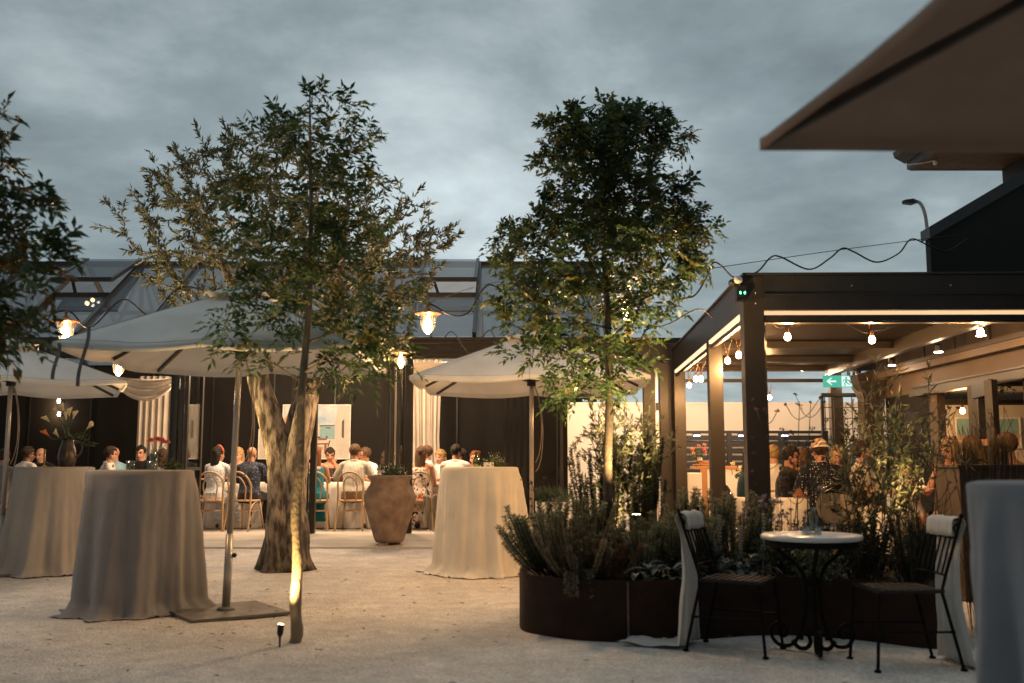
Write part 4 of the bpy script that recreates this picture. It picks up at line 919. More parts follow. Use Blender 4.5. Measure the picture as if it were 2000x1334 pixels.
def grow(env, Y, trunk, n, zmin, rtip, depthf=.85, bias=.45, step=.13, sag=-.12, upcost=.7, low=1.0, lowz=.45):
    z, xl, xr = env; zs = np.linspace(z[0], z[-1], 200); wl = np.interp(zs, z, xl); wr = np.interp(zs, z, xr)
    pr = (wr - wl) * (low + (1 - low) * np.clip(np.linspace(0, 1, 200) / lowz, 0, 1)); pr = pr / pr.sum(); T = []
    while len(T) < n:
        i = nr.choice(200, p=pr); a = nr.uniform(0, 2 * math.pi); r = nr.uniform() ** bias
        cx, hw = (wl[i] + wr[i]) / 2, (wr[i] - wl[i]) / 2
        T.append((cx + hw * r * math.cos(a), Y + hw * depthf * r * math.sin(a), zs[i] + nr.normal() * .03))
    T = np.array(T)
    nodes = []; par = []; chains = []
    tp = [np.array(q) for q in trunk]
    for i, q in enumerate(tp): nodes.append(q); par.append(i - 1)
    nt_ = len(nodes)
    ax = np.array([np.interp(T[:, 2], [q[2] for q in tp], [q[k] for q in tp]) for k in (0, 1)]).T
    order = np.argsort(np.hypot(T[:, 0] - ax[:, 0], T[:, 1] - ax[:, 1]))
    for ti in order:
        t = T[ti]; A = np.array(nodes); d = np.linalg.norm(A - t, axis=1)
        hz = np.hypot(A[:, 0] - t[0], A[:, 1] - t[1])
        cost = d + upcost * np.maximum(0, A[:, 2] - t[2] + .35 * hz) + 50 * (A[:, 2] < zmin)
        b_ = int(np.argmin(cost)); s0 = nodes[b_]; L_ = d[b_]
        ctrl = (s0 + t) / 2 + np.array([0, 0, sag * L_]) + nr.normal(size=3) * .05 * L_
        k = max(2, int(L_ / step)); ch = [b_]; pv = b_
        for q in range(1, k + 1):
            u = q / k; nodes.append(s0 * (1 - u) ** 2 + ctrl * 2 * u * (1 - u) + t * u * u); par.append(pv); pv = len(nodes) - 1; ch.append(pv)
        chains.append(ch)
    cnt = np.zeros(len(nodes))
    for ch in chains:
        i = ch[-1]
        while i >= 0: cnt[i] += 1; i = par[i]
    return np.array(nodes), chains, rtip * np.sqrt(np.maximum(cnt, 1)), nt_
def branch_mesh(nodes, chains, rad, rcap, parent, m, ns=5):
    mb = MB()
    for ch in chains:
        rs = [min(float(rad[i]), rcap) for i in ch]; rs[0] = min(rs[0], rs[1] * 1.25); rs[-1] *= .5
        mb.tube([nodes[i] for i in ch], rs, n=ns, cap=False)
    return mb.build('branches', m, parent, smooth=True)
def fol(name, c, c2=None, trans=.35, rough=.5):
    return mat(name, c, col2=c2, rough=rough, var=.3, scale=3, trans=trans, spec=.35)
# ---- front tree (ash-like), uplit from a ground spike
T1 = thing('young_tree', 'slim uplit young tree with feathery leaves, front left on the gravel', 'tree', (-1.465, 6.8, 0), group=None)
tr = [Vector((-1.468, 6.8, -.05)), P(580, 1240, 6.8), P(577, 1180, 6.8), P(582, 1090, 6.8), P(578, 1000, 6.8), P(586, 900, 6.8), P(588, 800, 6.8), P(590, 760, 6.8), P(596, 690, 6.82), P(604, 600, 6.82), P(606, 500, 6.83), P(608, 400, 6.84), P(606, 300, 6.85), P(605, 160, 6.85)]
trs = crom(tr, 4)
mb = MB(); zz0, zz1 = trs[0].z, trs[-1].z
mb.tube(trs, [.037 * (1 - (p.z - zz0) / (zz1 - zz0)) ** .8 * (1.25 if i < 2 else 1) * (1 + .08 * math.sin(i * 1.7)) + .0035 for i, p in enumerate(trs)], n=12); mb.build('trunk', BARK_THIN, T1, smooth=True)
e1 = envelope([(745, 560, 735), (720, 480, 770), (700, 450, 795), (640, 425, 822), (560, 402, 795), (480, 412, 765), (400, 442, 768), (330, 478, 775), (262, 488, 735), (215, 555, 705), (190, 590, 640)], 6.82)
nd, ch, rd, nt_ = grow(e1, 6.82, trs[26:], 195, 1.55, .0018, depthf=.75, bias=.5, sag=-.08, upcost=1.1, low=.5)
branch_mesh(nd, ch, rd, .016, T1, BARK_THIN)
def crown(chs, nodes, per, L_, pairs, ll, lw, parent, mats, wts, tail=.55, outw=.6, droop=.35, center=None):
    P_, D_ = [], []
    for c in chs:
        k0 = max(1, int(len(c) * (1 - tail)))
        for i in range(k0, len(c)):
            d = nodes[c[i]] - nodes[c[i - 1]]; d = d / max(np.linalg.norm(d), 1e-6)
            for _ in range(per if i < len(c) - 1 else per + 2):
                P_.append(nodes[c[i]] + nr.normal(size=3) * .012); D_.append(d * outw + nr.normal(size=3) * .55 + np.array([0, 0, .12]))
    P_ = np.array(P_); D_ = np.array(D_)
    V, F, RV, RF, idx = pinnate(P_, D_, L_ , pairs, ll, lw, droop)
    cid = nr.choice(len(wts), p=wts, size=len(P_)); mi = cid[idx]
    VV = np.concatenate([V, RV]); FF = np.concatenate([F, RF + len(V)]); MI = np.concatenate([mi, np.zeros(len(RF), int)])
    return npmesh('crown', VV, FF, mats, parent, mi=MI), len(P_)
LD, LM, LY = fol('ash_leaf_deep', (.033, .066, .022)), fol('ash_leaf_mid', (.062, .108, .030)), fol('ash_leaf_yellow', (.17, .145, .025))
crown(ch, nd, 1, .16, 4, .070, .022, T1, [LD, LM, LY], [.45, .46, .09], tail=.38)
# ---- planter tree: dense, flat-topped
T3 = thing('dense_tree', 'dense dark leafy tree rising from the steel planter, lit from below', 'tree', (.772, 7.9, .36))
tr = crom([P(1189, 1060, 7.9), P(1188, 1000, 7.9), P(1187, 900, 7.9), P(1190, 800, 7.9), P(1189, 700, 7.9), P(1186, 600, 7.92), P(1180, 500, 7.92), P(1176, 400, 7.92), P(1172, 300, 7.92), P(1170, 215, 7.92)], 5)
mb = MB(); zz0, zz1 = tr[0].z, tr[-1].z
mb.tube(tr, [.036 * (1 - (p.z - zz0) / (zz1 - zz0)) ** .7 + .004 for p in tr], n=12); mb.build('trunk', mat('dark_bark', (.065, .048, .036), rough=.9, var=.4, scale=20, bump=.5), T3, smooth=True)
e3 = envelope([(800, 1120, 1230), (760, 1010, 1285), (700, 975, 1290), (640, 945, 1300), (580, 945, 1320), (530, 950, 1385), (480, 962, 1405), (455, 985, 1400), (430, 1035, 1382), (380, 1045, 1362), (320, 1048, 1335), (265, 1045, 1338), (235, 1090, 1310), (222, 1130, 1280)], 7.92)
nd, ch, rd, nt_ = grow(e3, 7.92, tr[10:], 440, 1.35, .0016, depthf=.8, bias=.5, sag=-.10, low=.18, lowz=.55)
branch_mesh(nd, ch, rd, .017, T3, mat('dark_bark', (.065, .048, .036)))
KD, KM, KY = fol('glossy_leaf_deep', (.036, .066, .026), rough=.36), fol('glossy_leaf_mid', (.068, .108, .036), rough=.36), fol('glossy_leaf_yellow', (.14, .125, .025))
crown(ch, nd, 2, .13, 4, .062, .026, T3, [KD, KM, KY], [.45, .45, .10], tail=.55)
# ---- left edge tree, close to the camera
T4 = thing('leafy_tree', 'dark blurred tree cut off by the left picture edge', 'tree', (-3.35, 5.2, 0))
tr = crom([(-3.35, 5.2, 0), (-3.33, 5.2, .8), (-3.36, 5.2, 1.6), (-3.33, 5.2, 2.4), (-3.3, 5.2, 3.3)], 5)
mb = MB(); mb.tube(tr, [.045 * (1 - i / len(tr)) + .006 for i in range(len(tr))], n=10); mb.build('trunk', mat('dark_bark', (.065, .048, .036)), T4, smooth=True)
e4 = envelope([(690, -360, 25), (640, -480, 70), (560, -520, 95), (520, -560, 122), (470, -560, 130), (420, -560, 132), (385, -540, 70), (350, -520, -20), (300, -500, 22), (245, -460, 18), (215, -380, -60)], 5.2)
nd, ch, rd, nt_ = grow(e4, 5.2, tr[6:], 240, 1.3, .0016, depthf=.7, bias=.5)
branch_mesh(nd, ch, rd, .016, T4, mat('dark_bark', (.065, .048, .036)))
crown(ch, nd, 2, .15, 4, .075, .026, T4, [KD, KM, fol('autumn_leaf', (.16, .085, .014))], [.62, .24, .14], tail=.6)
# ---- old olive tree
T2 = thing('olive_tree', 'old olive tree with thick forked pale trunk and silvery crown behind the parasol', 'tree', (-2.58, 11.35, 0))
YT = 11.35
def trunk_mesh(mb, pts, rads, seed, n=22):
    q = crom(pts, 6); k = len(q); rr = [np.interp(i / (k - 1), np.linspace(0, 1, len(rads)), rads) for i in range(k)]; rows = []
    for i, p in enumerate(q):
        row = []
        for j in range(n):
            a = 2 * math.pi * j / n; lob = 1 + .16 * math.sin(3 * a + seed + p.z * .8) + .10 * math.sin(5 * a - seed + p.z * 1.5) + .12 * mnoise.noise(Vector((math.cos(a) * 2, math.sin(a) * 2, p.z * 3 + seed)))
            row.append(p + Vector((math.cos(a), math.sin(a), 0)) * rr[i] * lob)
        rows.append(row)
    mb.rings(rows)
mb = MB()
trunk_mesh(mb, [Vector((P(556, 1112, YT).x, YT, -.05)), P(556, 1080, YT), P(556, 1000, YT), P(548, 900, YT), P(528, 820, YT), P(508, 750, YT), P(500, 700, YT), P(470, 600, YT), P(430, 500, YT)], [.33, .235, .19, .15, .125, .11, .10, .07, .03], 1)
trunk_mesh(mb, [P(560, 1110, YT + .03), P(568, 1000, YT + .03), P(572, 900, YT + .03), P(586, 830, YT + .05), P(602, 760, YT + .05), P(612, 700, YT + .05), P(640, 600, YT), P(665, 500, YT), P(680, 400, YT)], [.30, .17, .165, .14, .115, .10, .075, .05, .02], 4)
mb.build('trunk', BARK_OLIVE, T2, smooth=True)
nodes0 = crom([P(508, 750, YT), P(500, 700, YT), P(470, 600, YT), P(430, 500, YT)], 6) + crom([P(602, 760, YT + .05), P(612, 700, YT + .05), P(640, 600, YT), P(665, 500, YT), P(680, 400, YT)], 6)
e2 = envelope([(735, 655, 700), (690, 610, 800), (640, 440, 815), (600, 335, 830), (560, 290, 850), (520, 268, 868), (480, 235, 882), (450, 212, 888), (420, 255, 875), (385, 285, 760), (345, 298, 722), (315, 310, 650), (285, 445, 600), (250, 470, 560)], YT)
nd, ch, rd, nt_ = grow(e2, YT, nodes0, 720, 1.9, .0028, depthf=.8, bias=.42, step=.15, sag=-.07)
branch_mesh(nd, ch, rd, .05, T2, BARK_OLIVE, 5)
def simple_crown(chs, nodes, per, ll, lw, parent, mats, wts, tail=.7, name='crown', spread=.6):
    P_, D_ = [], []
    for c in chs:
        k0 = max(1, int(len(c) * (1 - tail)))
        for i in range(k0, len(c)):
            a = nodes[c[i - 1]]; b_ = nodes[c[i]]; d = (b_ - a); L_ = np.linalg.norm(d); d = d / max(L_, 1e-6)
            for _ in range(per):
                P_.append(a + (b_ - a) * nr.uniform()); D_.append(d * .75 + nr.normal(size=3) * spread)
            if i == len(c) - 1:      # a leafy terminal shoot
                sd = d + nr.normal(size=3) * .3
                for q in range(per * 2): P_.append(b_ + sd * .14 * nr.uniform()); D_.append(sd * .8 + nr.normal(size=3) * .5)
    P_ = np.array(P_); D_ = np.array(D_); s = nr.uniform(.7, 1.25, len(P_))
    V, F = leaf_quads(P_, D_, ll * s, lw * s)
    return npmesh(name, V, F, mats, parent, mi=nr.choice(len(wts), p=wts, size=len(P_)))
OG, OS, OP = fol('olive_leaf_green', (.085, .10, .052), trans=.25), fol('olive_leaf_silver', (.25, .26, .19), trans=.2), fol('olive_leaf_pale', (.17, .17, .095), trans=.25)
simple_crown(ch, nd, 9, .082, .023, T2, [OG, OS, OP], [.4, .3, .3], tail=.75)
# hanging olive spray beneath the main parasol edge
# ================================================================== planter plants
def spiky(name, label, x, y, n, L0, L1, lean, cols, seed, z0=.36, group='needle-leaved bushes in the steel planter', spread=1.15, hang=0.0, nl=.031):
    g = np.random.default_rng(seed); t = thing(name, label, 'bush', (x, y, z0), group=group)
    mb = MB(); PP, DD, LL = [], [], []
    for i in range(n):
        a = g.uniform(0, 2 * math.pi); sp = g.uniform(.1, 1) * spread; L_ = g.uniform(L0, L1)
        d = np.array([math.cos(a) * sp + lean[0], math.sin(a) * sp + lean[1], 1.0]); d /= np.linalg.norm(d)
        p0 = np.array([x, y, z0]) + np.array([math.cos(a), math.sin(a), 0]) * g.uniform(0, .13)
        p1 = p0 + d * L_ * .62; p2 = p0 + d * L_ * .86 + np.array([0, 0, L_ * (.22 - hang)])
        if hang: p1 = p0 + d * L_ * .5 + np.array([0, 0, .03]); p2 = p1 + np.array([d[0] * .4, d[1] * .4, -1]) * L_ * hang
        q = [p0 * (1 - u) ** 2 + p1 * 2 * u * (1 - u) + p2 * u * u for u in np.linspace(0, 1, 9)]
        mb.tube(q, [.006] * 6 + [.005, .004, .002], n=4, cap=False)
        m_ = int(760 * L_); us = g.uniform(.18, 1.0, m_); q = np.array(q)
        pos = np.stack([np.interp(us, np.linspace(0, 1, 9), q[:, k]) for k in range(3)], 1); tg = nrm(np.gradient(q, axis=0)); td = np.stack([np.interp(us, np.linspace(0, 1, 9), tg[:, k]) for k in range(3)], 1)
        rv = g.normal(size=(m_, 3)); rv = nrm(rv - td * (rv * td).sum(1, keepdims=True))
        PP.append(pos); DD.append(rv * 1.0 + td * .5); LL.append(nl * g.uniform(.8, 1.2, m_))
    mb.build('stems', mat('shrub_stem', (.09, .065, .04), rough=.9), t)
    V, F = leaf_quads(np.concatenate(PP), np.concatenate(DD), np.concatenate(LL), .0062, fold=.05)
    npmesh('foliage', V, F, cols, t, mi=g.integers(0, len(cols), len(F))); return t
NG = [fol('needle_green', (.19, .21, .125), trans=.3), fol('needle_sage', (.30, .31, .21), trans=.3)]
NT = [fol('needle_tan', (.27, .215, .13), trans=.3), fol('needle_buff', (.21, .19, .125), trans=.3)]
NR = [fol('needle_rust', (.22, .10, .05), trans=.3), fol('needle_brown', (.16, .10, .06), trans=.3)]
spiky('needle_bush', 'green needle bush reaching over the left end of the planter rim', .30, 7.55, 54, .30, .54, (-.35, -.1), NG, 1)
spiky('needle_bush', 'pale drying needle bush spilling over the front of the planter, left part', .48, 7.2, 60, .22, .44, (-.1, -.25), NT, 2)
spiky('needle_bush', 'hanging needle shoots trailing down the planter face', .42, 7.05, 6, .28, .40, (-.02, -.5), NT + NG[:1], 3, hang=.75, spread=.25)
spiky('needle_bush', 'rust-brown dying needle bush at the left planter front', .66, 7.18, 30, .18, .34, (.1, -.15), NR, 4)
spiky('needle_bush', 'green needle bush at planter centre before the dense tree', .95, 7.35, 60, .26, .44, (0, -.15), NG, 5)
spiky('needle_bush', 'upright needle bush in front of the planter uplight', 1.22, 7.35, 54, .30, .50, (.1, -.05), NG, 6, spread=.7)
spiky('needle_bush', 'tall upright needle bush beside the left bistro chair back', 1.42, 7.65, 46, .36, .60, (.1, 0), NG, 7, spread=.6)
spiky('needle_bush', 'needle bush between the chair back and the middle pergola post', 1.72, 7.75, 30, .34, .58, (.15, 0), NG, 8, spread=.55)
spiky('needle_bush', 'green needle bush at the planter rear left of tree trunk', .55, 7.85, 34, .32, .54, (-.05, 0), NG, 9, spread=.6)
spiky('needle_bush', 'dark feathery bush in the planter right corner below the olive shrub', 2.45, 7.15, 40, .22, .46, (0, -.1), [fol('rosemary', (.032, .044, .026), trans=.1)], 10, spread=.6, nl=.02)
spiky('needle_bush', 'dark feathery bush nearest the right bistro chair', 2.75, 6.95, 36, .22, .44, (0, -.1), [fol('rosemary', (.032, .044, .026))], 11, spread=.6, nl=.02)
spiky('rosemary', 'upright feathery rosemary left of the uplit shrub', .72, 8.3, 26, .55, .95, (-.05, 0), [fol('rosemary_green', (.045, .06, .03), trans=.1)], 12, spread=.28, nl=.024)
spiky('rosemary', 'upright feathery rosemary right of the dense tree trunk', 1.03, 8.25, 22, .55, .98, (.05, 0), [fol('rosemary_green', (.045, .06, .03))], 13, spread=.22, nl=.024)
def shrub(name, label, x, y, n, h0, h1, lean, ll, lw, mats, wts, seed, z0=.36, spread=.35, per=7, cat='shrub'):
    g = np.random.default_rng(seed); t = thing(name, label, cat, (x, y, z0)); nodes = []; chs = []
    for i in range(n):
        a = g.uniform(0, 2 * math.pi); sp = g.uniform(.05, 1) * spread; L_ = g.uniform(h0, h1)
        p0 = np.array([x + g.normal() * .06, y + g.normal() * .06, z0]); p2 = p0 + np.array([math.cos(a) * sp * L_ + lean[0] * L_, math.sin(a) * sp * L_ * .7 + lean[1] * L_, L_]); p1 = (p0 + p2) / 2 + np.array([0, 0, .1 * L_])
        c = []
        for u in np.linspace(0, 1, 12): nodes.append(p0 * (1 - u) ** 2 + p1 * 2 * u * (1 - u) + p2 * u * u + g.normal(size=3) * .008); c.append(len(nodes) - 1)
        chs.append(c)
        for b_ in range(3):     # side shoots
            s0 = nodes[c[g.integers(4, 11)]]; d = g.normal(size=3) * .5 + np.array([0, 0, .8]); d /= np.linalg.norm(d); l2 = g.uniform(.12, .3); c2 = []
            for u in np.linspace(0, 1, 5): nodes.append(s0 + d * l2 * u); c2.append(len(nodes) - 1)
            chs.append(c2)
    nodes = np.array(nodes); mb = MB()
    for c in chs: mb.tube([nodes[i] for i in c], [.005 * (1 - .7 * k / len(c)) for k in range(len(c))], n=4, cap=False)
    mb.build('stems', mat('shrub_stem', (.09, .065, .04)), t)
    simple_crown(chs, nodes, per, ll, lw, t, mats, wts, tail=.88, name='foliage'); return t
shrub('olive_shrub', 'pale leafy shrub brightly uplit behind the dense tree trunk', .88, 8.42, 15, .85, 1.40, (-.02, 0), .062, .015, [OG, OS, OP], [.3, .3, .4], 21, spread=.2)
shrub('olive_shrub', 'thin leafy shrub in front of white wall, right of trunk', 1.10, 8.5, 9, .7, 1.30, (.03, 0), .058, .014, [OG, OS, OP], [.4, .2, .4], 22, spread=.16)
shrub('olive_shrub', 'big silvery olive shrub uplit at right end of the planter', 3.10, 8.05, 20, .8, 1.50, (.03, 0), .085, .019, [OG, OS, OP], [.45, .25, .3], 23, spread=.34, per=2)
shrub('olive_shrub', 'leafy shrub between the marble table and the uplit olive shrub', 2.72, 7.75, 16, .5, 1.05, (0, 0), .075, .018, [OG, OS, OP], [.55, .15, .3], 24, spread=.35, per=2)
def lambs(label, x, y, n, seed, z0=.37, spikes=3, s=1.0):
    g = np.random.default_rng(seed); t = thing('lambs_ear', label, 'plant', (x, y, z0), group='woolly silver plants along the planter rim'); mb = MB()
    for i in range(n):
        a = g.uniform(0, 2 * math.pi); d = Vector((math.cos(a), math.sin(a), g.uniform(.15, 1.0))).normalized(); L_ = g.uniform(.09, .15) * s; p = Vector((x + g.normal() * .07, y + g.normal() * .05, z0 + g.uniform(0, .12)))
        sd = d.cross(Vector((0, 0, 1))).normalized(); rows = []
        for u, w_ in ((0, .15), (.2, .6), (.45, 1), (.7, .85), (.9, .45), (1, .06)):
            c = p + d * L_ * u - Vector((0, 0, .5 * L_ * u * u)); ww = L_ * .22 * w_; rows.append([c - sd * ww + Vector((0, 0, ww * .4)), c, c + sd * ww + Vector((0, 0, ww * .4))])
        mb.rings(rows, closed=False, cap=False)
    LE = mat('woolly_leaf', (.20, .22, .175), rough=1, var=.2, scale=20, sheen=.6, trans=.1)
    mb.build('leaves', LE, t, smooth=True)
    mb = MB()
    for i in range(spikes):
        h_ = g.uniform(.26, .42) * s; b0 = Vector((x + g.normal() * .09, y + g.normal() * .05, z0)); e_ = b0 + Vector((g.normal() * .05, g.normal() * .04, h_)); mb.tube([b0, (b0 + e_) / 2, e_], .006, n=5)
        for k in range(11):
            u = .45 + .55 * k / 10; c = b0 + (e_ - b0) * u
            for j in range(5):
                a = j * 1.257 + k; mb.ball(c + Vector((math.cos(a), math.sin(a), 0)) * .010 * (1.25 - .7 * (k / 10)), (.007, .007, .009), 5, 3)
    mb.build('flower_spikes', mat('woolly_spike', (.24, .235, .21), rough=1, sheen=.6), t); return t
lambs('woolly silver plant spilling over the planter rim left of the bistro chair', .98, 7.02, 26, 31, spikes=0)
lambs('woolly silver plant tight behind the left bistro chair leg', 1.20, 7.10, 24, 32, spikes=2)
lambs('woolly silver plant with tall flower spikes right of the chair back', 1.52, 7.25, 34, 33, spikes=3, s=1.15)
lambs('woolly silver plant with spikes in front of the corner pergola post', 1.74, 7.35, 28, 34, spikes=2, s=1.1)
lambs('woolly silver plant behind the right half of the marble table', 2.32, 7.30, 24, 35, spikes=1)
def mound(label, x, y, r_, n, seed, mats, flowers=0, h=.22, z0=.36):
    g = random.Random(seed); t = thing('leafy_plant', label, 'plant', (x, y, z0)); mb = MB()
    for k in range(n // 9):
        c = Vector((x + g.gauss(0, r_ * .5), y + g.gauss(0, r_ * .4), z0)); tip = c + Vector((g.gauss(0, .06), g.gauss(0, .06), h * g.uniform(.5, 1.2))); mb.tube([c, tip], .002, n=3, cap=False)
        for j in range(9):
            p = c + (tip - c) * g.uniform(.2, 1); d = Vector((g.gauss(0, 1), g.gauss(0, 1), g.gauss(.35, .7))).normalized() * g.uniform(.025, .05); s_ = d.orthogonal().normalized() * d.length * .3; mb.add([p, p + d * .5 + s_, p + d, p + d * .5 - s_], [(0, 1, 2, 3)])
    mb.build('foliage', mats, t)
    if flowers:
        mb = MB()
        for k in range(flowers):
            c = Vector((x + g.gauss(0, r_ * .5), y + g.gauss(0, r_ * .4), z0 + h * g.uniform(1, 2.0))); mb.tube([Vector((c.x, c.y, z0)), c], .0022, n=3, cap=False, mi=1)
            for j in range(14):
                d = Vector((g.gauss(0, 1), g.gauss(0, 1), g.gauss(0, .8))).normalized() * .022; s_ = d.orthogonal().normalized() * .009; mb.add([c, c + d * .6 + s_, c + d, c + d * .6 - s_], [(0, 1, 2, 3)])
        mb.build('flowers', [PURPLE, GREENS], t)
DG = fol('dark_ground_leaf', (.030, .045, .022)); MG = fol('mid_ground_leaf', (.055, .075, .035))
mound('low dark plant with mauve flowers behind the marble table', 1.95, 7.35, .2, 700, 41, DG, 14, .3)
mound('low mid-green plant under the marble table level by the rim', 2.15, 7.1, .18, 500, 42, MG, 4, .2)
mound('mauve flowering plant in front of corner pergola post', 1.85, 7.75, .2, 500, 43, MG, 18, .26)
mound('low dark leafy plant at the planter rim under olive shrub', 2.62, 7.35, .22, 700, 44, DG, 0, .28)
mound('low leafy plant around the dense tree foot', .85, 7.65, .2, 600, 45, DG, 0, .22)
mound('loose pale green plant filling the rear of planter by the pergola', 2.3, 8.0, .3, 700, 46, MG, 6, .36)
mound('dark leafy plant low behind the left bistro chair', 1.35, 7.2, .2, 600, 47, DG, 0, .24)
def verbena(label, x, y, h, seed, lean=(0, 0)):
    g = random.Random(seed); t = thing('tall_verbena', label, 'plant', (x, y, .36), group='tall wiry stems in the planter'); mb = MB()
    b0 = Vector((x, y, .36)); tp = b0 + Vector((lean[0], lean[1], h)); q = bez(b0, b0 + Vector((0, 0, h * .4)), b0 + Vector((lean[0] * .4, lean[1] * .4, h * .7)), tp, 10); mb.tube(q, [.0055 - .0003 * i for i in range(11)], n=5)
    ends = [tp]
    for lv in (4, 6, 7, 9):
        for s in (-1, 1):
            a = g.uniform(-.6, .6); L_ = h * g.uniform(.10, .2); d = Vector((s * math.cos(a), math.sin(a), 1.0)).normalized(); p0 = q[lv]; e_ = p0 + d * L_; mb.tube(bez(p0, p0 + Vector((s * L_ * .4, 0, L_ * .12)), p0 + d * L_ * .7, e_, 5), .003, n=4); ends.append(e_)
            if g.random() < .6: e2_ = e_ + Vector((s * .02, 0, L_ * .5)); mb.tube([p0 + d * L_ * .6, e2_], .002, n=4); ends.append(e2_)
    for e_ in ends:
        for k in range(7): mb.ball(e_ + Vector((g.gauss(0, .008), g.gauss(0, .008), g.gauss(.003, .005))), .006, 5, 3, mi=1)
    mb.build('foliage', [mat('wiry_stem', (.06, .055, .03), rough=.7), mat('verbena_head', (.13, .07, .075), rough=.9, var=.5)], t)
verbena('tall wiry flowering stem in front of the corner post', 1.93, 7.5, 1.22, 51, (-.02, 0))
verbena('tall wiry flowering stem left of the two before the white wall', 2.13, 7.55, 1.26, 52, (.05, 0))
verbena('tall wiry flowering stem right of the two before the white wall', 2.22, 7.6, 1.28, 53, (.06, 0))
verbena('short forked wiry stem beside the man in black', 2.05, 7.4, .82, 54, (.1, 0))
verbena('long thin stem leaning right over the dark planter box', 3.02, 7.3, 1.20, 55, (.16, 0))
verbena('bent thin stem in front of the framed seaside picture', 3.22, 7.6, 1.12, 56, (-.06, 0))
verbena('thin dry stem over the pale tablecloth left of planter', .26, 7.3, .68, 57, (-.12, 0))
# dark planter box with grasses, right
db = thing('planter_box', 'dark brown planter box with grasses behind the right bistro chair', 'planter', (4.2, 9.0, 0))
mb = MB(); mb.box((4.22, 9.05, .58), (.60, .5, 1.16)); mb.box((4.22, 9.05, 1.155), (.64, .54, .03)); mb.build('box', mat('dark_stained_timber', (.05, .032, .022), rough=.7, var=.4, scale=4, stretch=(8, 1, 1)), db, bevel=.006)
def tuft(label, x, y, z0, n, h, seed, m, plume=None, spread=.35):
    g = np.random.default_rng(seed); t = thing('grass_tuft', label, 'grass', (x, y, z0), group='grass tufts at the right end'); V = []
    a = g.uniform(0, 2 * math.pi, n); L_ = g.uniform(.5, 1, n) * h; sp = g.uniform(.05, 1, n) * spread
    p0 = np.stack([x + g.normal(size=n) * .05, y + g.normal(size=n) * .05, np.full(n, z0)], 1); dr = np.stack([np.cos(a), np.sin(a), np.zeros(n)], 1)
    up = np.array([0, 0, 1.0]); w_ = np.stack([-np.sin(a), np.cos(a), np.zeros(n)], 1) * .0035; pts = []
    for u in (0, .35, .7, 1.0): pts.append(p0 + up * (L_ * u * (1 - .25 * u * u))[:, None] + dr * (L_ * sp * u ** 1.7)[:, None])
    V = np.concatenate([np.stack([pts[k] - w_ * f_, pts[k] + w_ * f_], 1) for k, f_ in enumerate((1, 1, .7, .1))], 1).reshape(-1, 3)
    o = np.arange(n)[:, None] * 8; F = np.concatenate([o + np.array([[2 * k, 2 * k + 1, 2 * k + 3, 2 * k + 2]]) for k in range(3)], 0)
    npmesh('blades', V, F, m, t)
    if plume:
        mb = MB()
        for k in range(plume):
            b_ = Vector((x + g.normal() * .08, y + g.normal() * .06, z0)); e_ = b_ + Vector((g.normal() * .12, g.normal() * .08, h * g.uniform(.9, 1.3))); mb.tube([b_, (b_ + e_) / 2, e_], .002, n=3, cap=False)
            for j in range(45):
                u = g.uniform(.68, 1); c = b_ + (e_ - b_) * u; d = Vector((g.normal() * .5, g.normal() * .5, 1)).normalized() * .022; s_ = d.orthogonal().normalized() * .003; mb.add([c - s_, c + s_, c + d], [(0, 1, 2)])
        mb.build('plumes', mat('dry_plume', (.16, .095, .06), rough=1), t)
GR = mat('dry_grass', (.12, .10, .05), rough=.8, var=.3, trans=.2); GG = mat('green_grass', (.06, .075, .03), rough=.8, trans=.2)
tuft('dry brown grass tuft growing on the dark planter box, left half', 4.08, 9.0, 1.17, 160, .34, 61, GR, 10)
tuft('dry brown grass tuft growing on the dark planter box, right half', 4.38, 9.0, 1.17, 160, .40, 62, GR, 12)
tuft('tall green-gold grass tuft in front of the dark planter box', 3.02, 7.35, .36, 260, .75, 63, GG, 6, .5)
tuft('dry feathery grass beside the blue-grey table', 3.42, 7.3, 0, 420, 1.10, 64, GR, 22, .34)
# trellis with climber
tl = thing('trellis', 'black wire trellis panel standing at the pergola rear', 'trellis', (5.0, 14.9, .08)); mb = MB()
for i in range(6): mb.tube([(4.68 + i * .135, 14.9, .1), (4.68 + i * .135, 14.9, 2.18)], .007, n=5)
for i in range(13): mb.tube([(4.66, 14.9, .25 + i * .16), (5.38, 14.9, .25 + i * .16)], .006, n=5)
mb.build('wires', BLACKM, tl); mb = MB(); mb.box((5.02, 14.9, 2.2), (.78, .05, .05)); mb.box((4.64, 14.9, 1.13), (.04, .05, 2.1)); mb.build('frame', BLACKM, tl)
cl = shrub('climbing_plant', 'green climbing plant twining up the wire trellis', 5.0, 14.82, 9, 1.2, 2.0, (0, 0), .05, .022, [fol('climber_leaf', (.075, .09, .025)), fol('climber_dark', (.035, .05, .018))], [.55, .45], 71, z0=.1, spread=.17, per=4, cat='climber')
mb = MB(); mb.box((5.14, 14.3, 1.1), (.26, .26, 2.1)); mb.rings([[Vector((5.14 + sx * r_, 14.3 + sy * r_, z_)) for sx, sy in ((-1, -1), (1, -1), (1, 1), (-1, 1))] for r_, z_ in ((.13, 2.1), (.16, 2.2), (.24, 2.38), (.24, 2.44))]); mb.build('flared_column', mat('dark_column', (.06, .042, .03), rough=.7), rb)
hp_ = thing('hanging_plant', 'dark green plant hanging beneath the ceiling of the tiled room', 'plant', (6.3, 13.2, 2.6)); mb = MB(); rg = random.Random(5)
